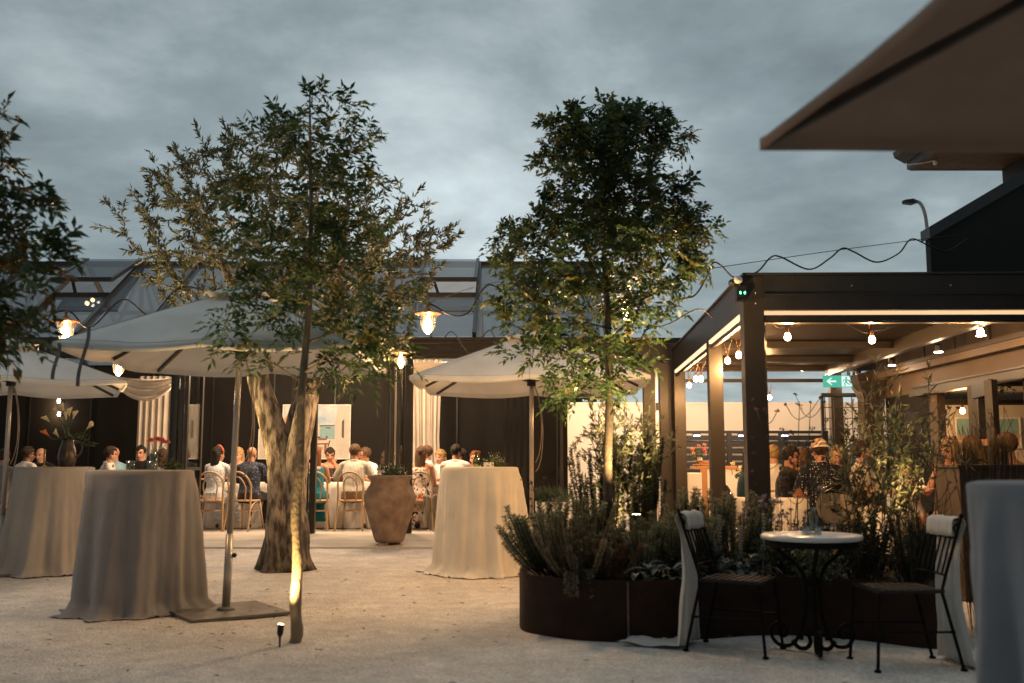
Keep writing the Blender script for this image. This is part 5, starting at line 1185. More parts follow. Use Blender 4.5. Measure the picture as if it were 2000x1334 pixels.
for k in range(60):
    p0 = Vector((6.3 + rg.gauss(0, .22), 13.2 + rg.gauss(0, .1), 2.62)); e_ = p0 + Vector((rg.gauss(0, .12), 0, -rg.uniform(.15, .5))); mb.tube([p0, (p0 + e_) / 2 + Vector((0, 0, .03)), e_], .003, n=3, cap=False)
    for j in range(10):
        c = p0 + (e_ - p0) * rg.random(); d = Vector((rg.gauss(0, 1), rg.gauss(0, 1), -.6)).normalized() * .07; s_ = d.orthogonal().normalized() * .02; mb.add([c, c + d * .5 + s_, c + d, c + d * .5 - s_], [(0, 1, 2, 3)])
mb.build('foliage', DG, hp_); mb = MB(); mb.tube([(6.3, 13.2, 2.62), (6.3, 13.2, 2.92)], .006, n=4); mb.box((6.3, 13.2, 2.62), (.5, .2, .04)); mb.build('hanger', BLACKM, hp_)
hd = shrub('hedge', 'dark hedge seen above the white wall behind the folded doors', 1.25, 19.2, 26, 2.0, 3.0, (0, 0), .12, .06, [DG, KD], [.5, .5], 81, z0=0, spread=.22, per=6, cat='hedge')
# ================================================================== ground uplights
def uplight(label, loc, target, watts, angle, s=1.0, size=.03):
    t = thing('spike_uplight', label, 'garden light', loc, group='spike uplights'); l_ = Vector(loc); d = (Vector(target) - l_).normalized()
    mb = MB(); h_ = l_ + Vector((0, 0, .115 * s)); mb.tube([l_ - Vector((0, 0, .05)), h_], [.004, .009], n=6); mb.tube([h_ - d * .01 * s, h_ + d * .02 * s, h_ + d * .10 * s, h_ + d * .115 * s], [.018 * s, .032 * s, .034 * s, .034 * s], n=12); mb.build('housing', BLACKM, t, smooth=False)
    mb = MB(); mb.tube([h_ + d * (.115 * s + .0004), h_ + d * (.115 * s + .002)], [.029 * s, .028 * s], n=12); mb.build('lens', UPGLOW, t)
    spot('uplight_beam', h_ + d * (.115 * s + .02), target, watts, angle, (1, .66, .26), .7, size, t)
uplight('black spike uplight at the foot of the slim front tree', (-1.505, 6.64, 0), (-1.462, 6.80, 1.3), 120, 80, s=.62)
uplight('spike uplight glowing among needle bushes in the planter middle', (.93, 7.56, .57), (1.0, 7.75, 2.6), 300, 110)
uplight('hidden spike uplight behind the dense tree trunk', (.79, 8.22, .36), (.90, 8.5, 1.6), 45, 95)
uplight('spike uplight under the big olive shrub', (3.08, 7.60, .42), (2.98, 8.0, 1.4), 55, 64)
uplight('spike uplight behind the draped table lighting the olive tree', (-3.75, 10.7, 0), (-2.9, 11.3, 3.4), 260, 85)
uplight('spike uplight behind the olive trunk', (-2.66, 12.0, 0), (-2.5, 11.2, 3.6), 300, 95)
uplight('spike uplight under the dark tree at the left picture edge', (-3.1, 5.6, 0), (-3.2, 5.2, 2.0), 16, 80)
# ================================================================== people
TMP = bpy.data.scenes.new('workbench')
def remesh(mb, vox, it=3):
    me = bpy.data.meshes.new('tmp'); me.from_pydata(mb.v, [], mb.f); o = bpy.data.objects.new('tmp', me); TMP.collection.objects.link(o)
    m = o.modifiers.new('r', 'REMESH'); m.mode = 'VOXEL'; m.voxel_size = vox; m.use_smooth_shade = True
    if it: k = o.modifiers.new('s', 'SMOOTH'); k.factor = .5; k.iterations = it
    vl = TMP.view_layers[0]; vl.update(); dg = vl.depsgraph; r = bpy.data.meshes.new_from_object(o.evaluated_get(dg))
    bpy.data.objects.remove(o); bpy.data.meshes.remove(me); return r
def limb(mb, pts, rs):
    mb.tube(pts, rs, n=12)
    for p, r in zip(pts, rs): mb.ball(p, r, 10, 6)
def oval(mb, rows):   # rows of (x,y,z,rx,ry)
    mb.rings([[Vector((x + rx * math.cos(a), y + ry * math.sin(a), z)) for a in [2 * math.pi * j / 20 for j in range(20)]] for x, y, z, rx, ry in rows])
SK = {'light': mat('skin_light', (.50, .27, .18), rough=.5, var=.08, scale=9, spec=.35), 'tan': mat('skin_tan', (.38, .19, .115), rough=.5, var=.08, scale=9, spec=.35), 'dark': mat('skin_brown', (.20, .10, .06), rough=.5, var=.08, scale=9)}
EYE = mat('eye_dark', (.02, .015, .012), rough=.15); LIP = mat('lip', (.36, .11, .09), rough=.4)
def hairm(n, c): return mat('hair_' + n, tuple(x * .6 for x in c), col2=c, rough=.58, scale=26, spec=.25, bump=.8, bscale=70, stretch=(2.2, 2.2, .22))
HR = {'black': hairm('black', (.022, .017, .014)), 'dark': hairm('dark_brown', (.055, .033, .02)), 'brown': hairm('brown', (.12, .068, .036)), 'auburn': hairm('auburn', (.24, .085, .03)), 'blond': hairm('blond', (.46, .30, .13)), 'grey': hairm('grey', (.26, .24, .22))}
def C(n, c, **k): return linen('cloth_' + n, c, weave=160, **k)
def head_mesh(mb, T):
    def b(c, r, n=14, m=10): mb.ball(T @ Vector(c), r, n, m, M=T.to_3x3())
    b((0, -.012, .032), (.073, .092, .086)); b((0, .022, -.035), (.058, .068, .078)); b((0, .036, -.082), (.040, .044, .034)); b((0, .066, -.098), (.020, .016, .016))
    b((0, .072, .022), (.046, .018, .013)); b((.034, .058, -.022), (.022, .022, .02)); b((-.034, .058, -.022), (.022, .022, .02))
    limb(mb, [T @ Vector(q) for q in ((0, .080, .012), (0, .100, -.022), (0, .103, -.034))], [.008, .011, .012]); b((.011, .092, -.036), (.009, .010, .008), 8, 6); b((-.011, .092, -.036), (.009, .010, .008), 8, 6)
    b((0, .082, -.062), (.022, .012, .006)); b((0, .080, -.071), (.019, .012, .007))
    for s in (-1, 1): b((s * .074, -.006, -.012), (.010, .018, .030)); b((s * .070, .0, -.035), (.008, .012, .010), 8, 6)
def hand(mb, w, d, palm, s=1, curl=.5):
    """w wrist, d pointing direction, palm normal; five separate bent fingers"""
    d = d.normalized(); palm = (palm - d * palm.dot(d)).normalized(); x = d.cross(palm)
    M = Matrix((x, d, palm)).transposed(); mb.ball(w + d * .045, (.036, .052, .015), 12, 8, M=M)
    for i, (off, L_) in enumerate(((-.028, .062), (-.010, .074), (.009, .07), (.027, .056))):
        b0 = w + d * .085 + x * off; dd = d; p = b0; pts = [b0 - d * .01]
        for k, f_ in enumerate((.45, .32, .25)):
            dd = (dd + palm * curl * .55).normalized(); p = p + dd * L_ * f_; pts.append(p)
        mb.tube(pts, [.0095, .009, .008, .0065], n=8); mb.ball(pts[-1], .0066, 8, 5)
    t0 = w + d * .03 - x * s * .028; t1 = t0 + (d * .6 - x * s * .8).normalized() * .034; t2 = t1 + (d * .9 - x * s * .25 + palm * curl * .5).normalized() * .030; mb.tube([t0, t1, t2], [.012, .010, .007], n=8); mb.ball(t2, .0072, 8, 5)
PEOPLE = 0
def person(label, x, y, z, face, s=1.03, skin='light', hair=('short', 'dark'), top=None, sleeve='short', bottom=None, kind='trousers', lean=.07, yaw=0, pitch=-8, roll=0, sex='m', arms=None, vox=.012, group='seated dinner guests', extras=(), shoe=None, low=True, length=.3, neck_v=False):
    global PEOPLE; PEOPLE += 1
    t = thing('person', label, 'person', (0, 0, 0), group=group)
    f = sex == 'f'; sw = .165 if f else .19; cr = .140 if f else .165
    Y = lambda z_: lean * (z_ - .5) / .5
    tor = [(.43, .165, .12), (.50, .18 if f else .172, .125), (.58, .165, .12), (.68, .125 if f else .15, .10), (.80, .135 if f else .16, .108), (.90, cr, .112), (.97, cr * .98, .100), (1.02, cr * .78, .08), (1.055, .075, .062), (1.085, .052, .055)]
    hc = Vector((0, lean + .035, 1.195)); T = Matrix.Translation(hc) @ Matrix.Rotation(R(yaw), 4, 'Z') @ Matrix.Rotation(R(roll), 4, 'Y') @ Matrix.Rotation(R(pitch), 4, 'X')
    mb = MB(); oval(mb, [(0, Y(z_), z_, rx, ry) for z_, rx, ry in tor])
    limb(mb, [(0, lean + .0, 1.05), T @ Vector((0, -.012, -.06))], [.056 if not f else .047, .054 if not f else .045]); head_mesh(mb, T)
    arms = arms or [((sw + .06, lean + .10, .775), (.15, lean + .34, .81)), ((-sw - .06, lean + .10, .775), (-.12, lean + .36, .81))]
    k = .88 if f else 1.0; AR = []
    for sg, (el, wr) in zip((1, -1), arms):
        sh = Vector((sg * sw, lean * 1.0, .985)); el = Vector(el); wr = Vector(wr); AR.append((sh, el, wr))
        limb(mb, [(sg * .04, lean, 1.03), sh], [.05, .052 * k])
        limb(mb, [sh, sh.lerp(el, .5), el, el.lerp(wr, .35), wr], [.054 * k, .050 * k, .040 * k, .041 * k, .027 * k])
    LG = []
    for sg in (1, -1):
        hp = Vector((sg * .09, 0, .52)); kn = Vector((sg * .12, .43, .51)); an = Vector((sg * .12, .40, .09)); to = Vector((sg * .13, .55, .035)); LG.append((hp, kn, an, to))
        limb(mb, [hp, hp.lerp(kn, .5), kn, kn.lerp(an, .35), an], [.086, .078, .058, .054, .036]); limb(mb, [an + Vector((0, -.03, -.05)), to], [.036, .028])
    me = remesh(mb, vox, 3); bt = MB()
    for (sh, el, wr), sg in zip(AR, (1, -1)):
        hand(bt, wr - (wr - el).normalized() * .012, (wr - el) + Vector((-sg * .03, 0, 0)), Vector((0, 0, -1)) if abs((wr - el).normalized().z) < .7 else Vector((0, 1, 0)), sg, .45)
    n0 = len(me.vertices); V = [v.co.copy() for v in me.vertices] + [Vector(v) for v in bt.v]; F = [tuple(p.vertices) for p in me.polygons] + [tuple(i + n0 for i in f_) for f_ in bt.f]
    bm_ = bpy.data.meshes.new('body'); bm_.from_pydata(V, [], F); bpy.data.meshes.remove(me)
    for m_ in (SK[skin], EYE, LIP, HR[hair[1]]): bm_.materials.append(m_)
    Ti = T.inverted(); mi = []
    for p in bm_.polygons:
        c = Ti @ p.center; a = 0
        if abs(c.x) < .06 and c.y > .03 and -.13 < c.z < .06:
            if abs(abs(c.x) - .031) < .013 and abs(c.z - .002) < .0075 + vox * .2: a = 1
            elif abs(c.x) < .024 and abs(c.z + .067) < .008 + vox * .2 and c.y > .07: a = 2
            elif abs(abs(c.x) - .031) < .018 and abs(c.z - .024) < .004 + vox * .25: a = 3
        mi.append(a)
    bm_.polygons.foreach_set('material_index', mi); bm_.polygons.foreach_set('use_smooth', [True] * len(mi)); bm_.update()
    bo = bpy.data.objects.new('body', bm_); COL.objects.link(bo); bo.parent = t
    def cloth(name, mb_, m_, wr=.006, vx=None):
        q = remesh(mb_, vx or vox, 2)
        n_ = len(q.vertices); co_ = np.empty(n_ * 3, np.float32); no_ = np.empty(n_ * 3, np.float32); q.vertices.foreach_get('co', co_); q.vertices.foreach_get('normal', no_)
        am = np.array([mnoise.noise(Vector(c_) * 9 + Vector((PEOPLE * 3, 0, 0))) + .6 * mnoise.noise(Vector(c_) * 21) for c_ in co_.reshape(-1, 3)], np.float32) if wr else np.zeros(n_, np.float32)
        q.vertices.foreach_set('co', co_ + no_ * np.repeat(am, 3) * wr); q.update()
        q.materials.append(m_); q.polygons.foreach_set('use_smooth', [True] * len(q.polygons)); o = bpy.data.objects.new(name, q); COL.objects.link(o); o.parent = t; return o
    if top:
        mb = MB(); oval(mb, [(0, Y(z_), z_, rx + .016, ry + .018) for z_, rx, ry in tor[1:(7 if sleeve == 'none' else 9)]])
        if sleeve == 'none':
            for sg in (-1, 1): mb.tube([(sg * .10, lean + .07, .96), (sg * .10, lean, 1.045), (sg * .10, lean - .08, .95)], .018, n=8)
        else:
            for sh, el, wr in AR:
                limb(mb, [(sh.x * .25, lean, 1.025), sh + Vector((0, 0, .004))], [.062, .058 * k])
                if sleeve == 'long': limb(mb, [sh, sh.lerp(el, .5), el, el.lerp(wr, .5), el.lerp(wr, .92)], [.060 * k, .058 * k, .053 * k, .05 * k, .042 * k])
                else: limb(mb, [sh, sh.lerp(el, .5), sh.lerp(el, .86)], [.060 * k, .062 * k, .062 * k])
            mb.tube([Vector((.066 * math.cos(a), lean + .004 + .066 * math.sin(a), 1.062 + .012 * math.cos(a + 1.57))) for a in [2 * math.pi * i / 16 for i in range(17)]], .014, n=8)
        cloth('dress_top' if kind == 'dress' else 'shirt', mb, top)
    if bottom or kind == 'dress':
        mb = MB()
        if kind == 'dress':
            oval(mb, [(0, 0, .60, .16, .135), (0, .02, .52, .20, .16), (0, .04, .44, .20, .17)]); limb(mb, [(.1, .05, .52), (.12, .42, .50)], [.11, .10]); limb(mb, [(-.1, .05, .52), (-.12, .42, .50)], [.11, .10]); limb(mb, [(0, .05, .52), (0, .42, .50)], [.10, .09])
            oval(mb, [(0, .40, .56, .19, .08), (0, .43, .40, .22, .12), (0, .43, .22, .24, .15), (0, .44, .12, .26, .17)])
        else:
            oval(mb, [(0, 0, .60, .172, .14), (0, 0, .50, .19, .145), (0, 0, .42, .17, .13)])
            for hp, kn, an, to in LG:
                if kind == 'shorts': limb(mb, [hp, hp.lerp(kn, .5), kn.lerp(hp, .02)], [.10, .094, .084])
                else: limb(mb, [hp, hp.lerp(kn, .5), kn, kn.lerp(an, .5), an], [.10, .092, .074, .068, .058])
        cloth('skirt' if kind == 'dress' else kind, mb, bottom or top, .008)
    if low:
        for hp, kn, an, to in LG:
            mb = MB(); limb(mb, [an + Vector((0, -.03, -.045)), (an + to) / 2 + Vector((0, 0, -.02)), to], [.045, .044, .036]); cloth('shoe', mb, shoe or mat('shoe_dark', (.03, .022, .018), rough=.4), 0, .012)
    st, hcol = hair
    hm = HR[hcol]
    def capfn(scale, lowback, face_z, fringe=0.0, nz_=.006, thin=False):
        mb = MB(); n, m_ = 36, 24; vs = []
        for i in range(m_ + 1):
            th = math.pi * i / m_
            for j in range(n):
                a = 2 * math.pi * j / n; d = Vector((math.sin(th) * math.cos(a), math.sin(th) * math.sin(a), math.cos(th))); p = Vector((d.x * .082 * scale, d.y * .100 * scale - .014, d.z * .096 * scale + .034))
                hide = (p.y > .035 and p.z < face_z + .02 * math.sin(a * 3 + PEOPLE)) or (p.z < lowback) or (p.y > -.03 and p.z < -.005 and not thin and abs(p.x) > .03)
                if thin: hide = p.z > .045 or p.z < -.05 or p.y > -.0
                r_ = .80 if hide else 1 + nz_ / .09 * (mnoise.noise(d * 5 + Vector((PEOPLE, 0, 0))) + .7 * mnoise.noise(d * 13))
                c = Vector((0, -.012, .02)); vs.append(T @ (c + (p - c) * r_))
        fs = [(i * n + j, (i + 1) * n + j, (i + 1) * n + (j + 1) % n, i * n + (j + 1) % n) for i in range(m_) for j in range(n)]
        mb.add(vs, fs); return mb
    if st == 'bald': mb = None
    elif st == 'cap': mb = capfn(1.0, -.07, .06)
    else: mb = capfn(1.03 if st == 'short' else 1.08, -.085 if st == 'short' else -.12, .062, nz_=.007 if st == 'short' else .008 if st != 'curly' else .018)
    if st in ('long', 'curly', 'bob'):
        Lh = {'long': length, 'curly': .20, 'bob': .12}[st]; rows = []
        for i in range(14):
            u = i / 13; z_ = .03 - u * (Lh + .03); wv = .085 * (1 + .25 * u) * (1 - .3 * u * u); row = []
            for j in range(24):
                a = 2 * math.pi * j / 24; q = Vector((math.cos(a) * wv, -.058 - .02 * u - (lean * .1 * u) + math.sin(a) * (.048 + .004 * u), z_)); 
                q += Vector((math.cos(a), math.sin(a), 0)) * (.010 if st != 'curly' else .024) * mnoise.noise(Vector((math.cos(a) * (4 if st != 'curly' else 2.5), math.sin(a) * 4, u * (1.5 if st != 'curly' else 6) + PEOPLE)))
                row.append((T if st == 'bob' else Matrix.Translation(hc) @ Matrix.Rotation(R(yaw * .7), 4, 'Z')) @ q)
            rows.append(row)
        mb.rings(rows)
    if st == 'bun': mb.ball(T @ Vector((0, -.09, .09)), (.042, .042, .04), 12, 8)
    if mb: mb.build('hair', hm, t, smooth=True)
    for ex_ in extras:
        mb = MB()
        if ex_ in ('sunglasses', 'glasses'):
            zg, yg = (.085, .062) if ex_ == 'sunglasses' else (.002, .098)
            for sg in (-1, 1):
                c = Vector((sg * .033, yg, zg)); mb.tube([T @ (c + Vector((.026 * math.cos(a), 0, .019 * math.sin(a)))) for a in [2 * math.pi * i / 14 for i in range(15)]], .003, n=5)
                if ex_ == 'sunglasses': mb.add([T @ (c + Vector((.024 * math.cos(a), -.002, .017 * math.sin(a)))) for a in [2 * math.pi * i / 14 for i in range(14)]], [tuple(range(14))])
                mb.tube([T @ Vector((sg * .058, yg - .004, zg)), T @ Vector((sg * .084, 0, zg - .01)), T @ Vector((sg * .082, -.05, zg - .025))], .003, n=5)
            mb.tube([T @ Vector((-.01, yg + .003, zg)), T @ Vector((.01, yg + .003, zg))], .003, n=5); mb.build(ex_, mat('glasses_frame', (.02, .018, .018), rough=.15), t)
        if ex_ == 'cap':
            n = 26; rows = []
            for i in range(9):
                th = R(4 + 88 * i / 8); rows.append([T @ Vector((.088 * math.sin(th) * math.cos(2 * math.pi * j / n), -.010 + .106 * math.sin(th) * math.sin(2 * math.pi * j / n), .038 + .102 * math.cos(th) * (1 if th < 1.5 else 1))) for j in range(n)])
            mb.rings(rows, cap=False); mb.add([T @ Vector(q) for q in ((-.07, .07, .045), (.07, .07, .045), (.055, .165, .035), (0, .18, .04), (-.055, .165, .035))], [(0, 1, 2, 3, 4)]); cp = mb.build('cap', mat('cap_mesh', (.42, .26, .15), rough=.9), t, smooth=True, solid=.005)
            mb = MB(); mb.tube([T @ Vector((.09 * math.cos(a), -.010 + .108 * math.sin(a), .040)) for a in [2 * math.pi * i / 26 for i in range(27)]], .009, n=6); mb.tube([T @ Vector((.05 * math.cos(a), -.112 + .0 * math.sin(a), .042 + .045 * math.sin(a))) for a in [math.pi * i / 12 for i in range(13)]], .008, n=6); mb.build('cap_band', mat('cap_white', (.72, .66, .58), rough=.9), cp)
        if ex_ == 'scarf':
            mb.tube([T @ Vector((.092 * math.cos(a), -.012 + .02 * math.cos(a * 2), .035 + .106 * math.sin(a))) for a in [math.pi * i / 16 for i in range(17)]], .016, n=8); mb.build('headscarf', mat('scarf_red', (.45, .07, .025), rough=.8, var=.5, scale=30), t, smooth=True)
    t.location = (x, y, z); t.rotation_euler = (0, 0, R(face)); t.scale = (s, s, s)
    return t
FZ = .097
def X(px, Y): return (px - 1000) / FPX * Y
WHITE = C('white_shirt', (.70, .68, .64)); NAVY = pattern('navy_print', 'print', (.035, .045, .075), (.14, .15, .19), 38); BLUEPR = pattern('blue_white_print', 'print', (.62, .64, .66), (.22, .33, .48), 46)
STRIPE = pattern('striped_shirt', 'stripes', (.62, .58, .50), (.28, .27, .25), 15); TEAL = C('teal', (.018, .15, .19)); FLORAL = pattern('floral_dress', 'print', (.68, .60, .54), (.03, .05, .06), 13, (.55, .17, .09)); DOTS = pattern('dotted_navy', 'dots', (.010, .013, .022), (.62, .6, .55), 38)
BLKC = C('black', (.014, .014, .015)); LBLUE = C('light_blue', (.22, .38, .45)); CREAMC = C('cream', (.68, .60, .46)); GREY = C('grey', (.20, .185, .18)); DKT = C('dark_trouser', (.025, .024, .028)); KHAKI = C('khaki', (.16, .12, .08)); DKTEAL = C('dark_teal', (.012, .045, .055)); MUST = C('mustard', (.36, .23, .07)); ZEBRA = pattern('wavy_print', 'print', (.60, .57, .53), (.05, .05, .055), 16); PINKC = C('dusty', (.40, .26, .20))
YN, YF, YL = 16.55, 17.95, 17.0
# middle bay, near side (backs to the courtyard)
person('woman with dark hair, red headscarf and blue-white print dress, back turned', X(425, YN), YN, FZ, -12, hair=('long', 'black'), top=BLUEPR, sleeve='short', bottom=BLUEPR, kind='dress', sex='f', yaw=-28, extras=('scarf',), skin='tan', length=.20)
person('bald man in dark navy patterned shirt, back turned', X(492, YN), YN, FZ, -8, hair=('bald', 'dark'), top=NAVY, sleeve='long', bottom=DKT, yaw=-10, skin='tan', lean=.04)
person('woman with long auburn hair and teal skirt on a bentwood chair', X(618, YN), YN, FZ, 6, hair=('long', 'auburn'), top=TEAL, sleeve='none', bottom=TEAL, kind='dress', sex='f', yaw=8, length=.36, arms=[((.215, .10, .76), (.20, .36, .81)), ((-.22, .1, .77), (-.12, .36, .81))])
person('man in grey striped short-sleeved shirt and shorts, back turned', X(692, YN), YN, FZ, -4, hair=('short', 'brown'), top=STRIPE, bottom=KHAKI, kind='shorts', lean=.10, yaw=-24, skin='tan', s=1.06, arms=[((.30, .12, .78), (.16, .38, .81)), ((-.30, .10, .78), (-.12, .36, .81))])
# middle bay, far side
person('fair woman facing forward behind the bald man', X(474, YF), YF, FZ, 168, hair=('long', 'blond'), top=PINKC, sex='f', low=False)
person('woman with short black hair resting her hand on her face', X(647, YF), YF, FZ, 190, hair=('short', 'black'), top=C('dark_dress', (.05, .03, .03)), sleeve='none', sex='f', pitch=-16, low=False, skin='tan', arms=[((.22, .16, .78), (.13, .34, .81)), ((-.20, .22, .80), (-.085, .155, 1.055))])
person('man with glasses and white shirt turned toward his neighbour', X(722, YF - .25), YF - .25, FZ, 150, hair=('short', 'brown'), top=WHITE, yaw=-52, extras=('glasses',), low=False, skin='tan')
person('woman with curly dark hair behind the terracotta urn', X(748, YF - .45), YF - .45, FZ, -62, hair=('curly', 'dark'), top=PINKC, sleeve='none', sex='f', low=False, s=.98)
# right bay
person('woman with long brown hair and floral dress on a bentwood chair', X(822, YN), YN, FZ, -6, hair=('long', 'brown'), top=FLORAL, sleeve='none', bottom=FLORAL, kind='dress', sex='f', yaw=-6, length=.30, arms=[((.215, .10, .74), (.18, .30, .70)), ((-.22, .1, .77), (-.12, .36, .81))])
person('young man in white shirt seen in profile looking left', X(845, YL + .1), YL + .1, FZ, 96, hair=('short', 'brown'), top=WHITE, sleeve='long', bottom=DKT, pitch=2, s=1.05)
person('woman with curled blond hair beside the man in white', X(867, YF), YF, FZ, 150, hair=('curly', 'blond'), top=WHITE, sex='f', low=False, s=1.0)
person('man with black hair and white shirt, back turned, behind draped table', X(888, YN + .1), YN + .1, FZ, -14, hair=('short', 'black'), top=WHITE, sleeve='long', bottom=DKT, yaw=-14, s=1.06)
person('dark-haired woman in red looking left beside the white shirt', X(913, YL), YL, FZ, 95, hair=('bob', 'black'), top=C('dark_red', (.20, .02, .02)), sex='f', low=False, s=1.0)
person('woman with light hair in the corner by folded doors', X(938, YF - .2), YF - .2, FZ, 120, hair=('bun', 'auburn'), top=PINKC, sex='f', low=False, s=.98)
# dim left bay
person('guest in grey cut by the left picture edge, back turned', X(6, 14.9), 14.9, FZ, -10, hair=('short', 'dark'), top=GREY, low=False, s=.98)
person('man in white shirt with back turned at the far left', X(50, YN), YN, FZ, -30, hair=('short', 'dark'), top=WHITE, sleeve='long', yaw=-20, low=False, skin='dark')
person('bald older man facing forward in the dark left bay', X(92, YF), YF, FZ, 172, hair=('bald', 'grey'), top=BLKC, low=False)
person('woman with sunglasses on her head and white wavy print shirt', X(208, YN), YN, FZ, -68, hair=('short', 'dark'), top=ZEBRA, sex='f', extras=('sunglasses',), low=False, yaw=10)
person('man in light blue shirt sitting close beside wavy print shirt', X(236, YL), YL, FZ, 60, hair=('bald', 'brown'), top=LBLUE, low=False, skin='tan')
person('guest whose face is half hidden by the red flowers', X(284, YF), YF, FZ, 178, hair=('short', 'black'), top=BLKC, low=False, s=1.06)
person('woman with round dark hair leaning down behind the vase', X(290, YN), YN, FZ, -20, hair=('bob', 'black'), top=BLKC, sex='f', low=False, s=.93, lean=.14)
person('woman with dark loose hair in front of the drawn curtain', X(320, YL), YL, FZ, 10, hair=('curly', 'dark'), top=GREY, sex='f', low=False, s=1.0)
person('woman in black and white print beside the door stack', X(347, YL), YL, FZ, -30, hair=('long', 'dark'), top=ZEBRA, sex='f', low=False, s=1.0)
# pergola guests
PZ = .06
person('man in black shirt with sunglasses on his head, looking right', X(1524, 11.6), 11.6, PZ, -122, s=1.0, hair=('short', 'black'), top=BLKC, sleeve='long', bottom=BLKC, extras=('sunglasses',), skin='tan', vox=.009, yaw=14, pitch=-12, arms=[((.25, .10, .76), (.10, .30, .66)), ((-.25, .10, .76), (-.08, .32, .66))])
person('man in beige cap and white-dotted navy shirt, back turned', X(1605, 11.2), 11.2, PZ, 6, s=1.05, hair=('cap', 'dark'), top=DOTS, bottom=DKT, extras=('cap',), vox=.009, yaw=-4, skin='tan', arms=[((.30, .10, .76), (.20, .36, .80)), ((-.30, .02, .74), (-.22, .30, .66))])
person('woman in cream V-neck blouse with tied dark hair looking right', X(1666, 11.8), 11.8, PZ, -140, s=1.04, hair=('bun', 'dark'), top=CREAMC, sleeve='short', bottom=CREAMC, sex='f', vox=.010, yaw=34, kind='dress')
person('person in dark teal shirt on clear chair by the middle pergola post', X(1450, 11.5), 11.5, PZ, -80, s=1.0, hair=('long', 'dark'), top=DKTEAL, sex='f', bottom=GREY, kind='shorts', arms=[((.22, .06, .74), (.13, .36, .62)), ((-.22, .1, .77), (-.10, .34, .80))])
person('guest with short fair hair behind the man in black', X(1513, 13.3), 13.3, PZ, 10, s=1.03, hair=('short', 'blond'), top=WHITE, low=False)
person('guest with brown hair behind the dark wiry stems', X(1541, 13.2), 13.2, PZ, -20, s=1.03, hair=('bob', 'brown'), top=BLKC, sex='f', low=False)
person('guest with brown hair and mustard top, back turned', X(1570, 13.0), 13.0, PZ, 0, s=1.0, hair=('curly', 'brown'), top=MUST, sex='f', low=False)
person('woman with glasses facing forward behind the beige cap', X(1631, 13.2), 13.2, PZ, 168, s=1.02, hair=('long', 'blond'), top=PINKC, sex='f', extras=('glasses',), low=False)
person('dark-haired woman in white dress behind the olive shrub', X(1768, 11.0), 11.0, PZ, 110, s=1.02, hair=('long', 'black'), top=WHITE, sleeve='none', bottom=WHITE, kind='dress', sex='f')
person('woman with light bun and sunglasses on her head by the picture', X(1862, 10.6), 10.6, PZ, 120, s=1.05, hair=('bun', 'blond'), top=PINKC, sleeve='none', sex='f', extras=('sunglasses',), low=False)
person('guest with brown hair and patterned top behind the dark planter box', X(1906, 10.3), 10.3, PZ, 10, s=1.06, hair=('bob', 'brown'), top=ZEBRA, sex='f', low=False)
person('bare-armed guest behind dry grass at the right picture edge', X(1980, 10.0), 10.0, PZ, 30, s=1.08, hair=('short', 'brown'), top=BLKC, sleeve='none', low=False)

# ================================================================== bentwood chairs
ch0 = thing('bentwood_chair', 'x', 'chair', (0, 0, 0), group='bentwood chairs with their backs to the courtyard')
mb = MB(); hoop = []
for i in range(25):
    a = math.pi * i / 24; u = math.sin(a); hoop.append(Vector((-.195 * math.cos(a) * (1 + .06 * u), -.21 - .10 * (u ** .8), .68 + .22 * u)))
lft = bez((-.215, -.30, 0), (-.20, -.25, .2), (-.185, -.19, .42), (-.195, -.21, .68), 10); rgt = [Vector((-p.x, p.y, p.z)) for p in reversed(lft)]
mb.tube(lft[:-1] + hoop + rgt[1:], .0155, n=9); mb.build('back_frame', BENTWOOD, ch0, smooth=True)
mb = MB(); q = [Vector((-.10 * math.cos(math.pi * i / 16) * 1.05, -.215 - .085 * math.sin(math.pi * i / 16) ** .8, .66 + .165 * math.sin(math.pi * i / 16))) for i in range(17)]
mb.tube([Vector((-.085, -.185, .465)), Vector((-.09, -.195, .56))] + q + [Vector((.09, -.195, .56)), Vector((.085, -.185, .465))], .0105, n=8); mb.build('inner_hoop', BENTWOOD, ch0, smooth=True)
mb = MB(); mb.lathe([(.0, .445), (.195, .445), (.208, .452), (.208, .468), (.195, .475), (.16, .470), (.0, .466)], 32, (0, 0, 0), cap=False); mb.build('seat', BENTWOOD, ch0, smooth=True)
for s in (-1, 1):
    mb = MB(); mb.tube([(s * .15, .13, .45), (s * .175, .17, .2), (s * .195, .21, 0)], [.017, .015, .011], n=9); mb.build('leg', BENTWOOD, ch0, smooth=True)
    mb = MB(); mb.tube(bez((s * .17, .155, .27), (s * .165, .13, .40), (s * .14, .06, .44), (s * .19, -.02, .44), 8), .008, n=6); mb.tube(bez((s * .195, -.24, .25), (s * .19, -.18, .40), (s * .19, -.1, .44), (s * .195, -.02, .44), 8), .008, n=6); mb.build('brace', BENTWOOD, ch0, smooth=True)
mb = MB(); mb.tube([Vector((.165 * math.cos(a), .165 * math.sin(a), .30)) for a in [2 * math.pi * i / 24 for i in range(25)]], .008, n=6); mb.build('stretcher_ring', BENTWOOD, ch0, smooth=True)
ch0.scale = (1.05, 1.05, 1.05)
chairs = [(421, 8, 'bentwood chair under the woman in blue-white print'), (488, -16, 'bentwood chair under the bald man in navy'), (622, 4, 'bentwood chair under the auburn-haired woman'), (693, -2, 'bentwood chair under the man in the striped shirt'), (822, 4, 'bentwood chair under the woman in the floral dress'), (770, 20, 'empty bentwood chair half hidden behind the terracotta urn')]
for i, (px, a, lab) in enumerate(chairs):
    loc = (X(px, 16.50), 16.50 if px != 770 else 16.7, FZ)
    if i == 0: ch0.location = loc; ch0.rotation_euler = (0, 0, R(a)); ch0['label'] = lab
    else: dup(ch0, loc, R(a), lab)
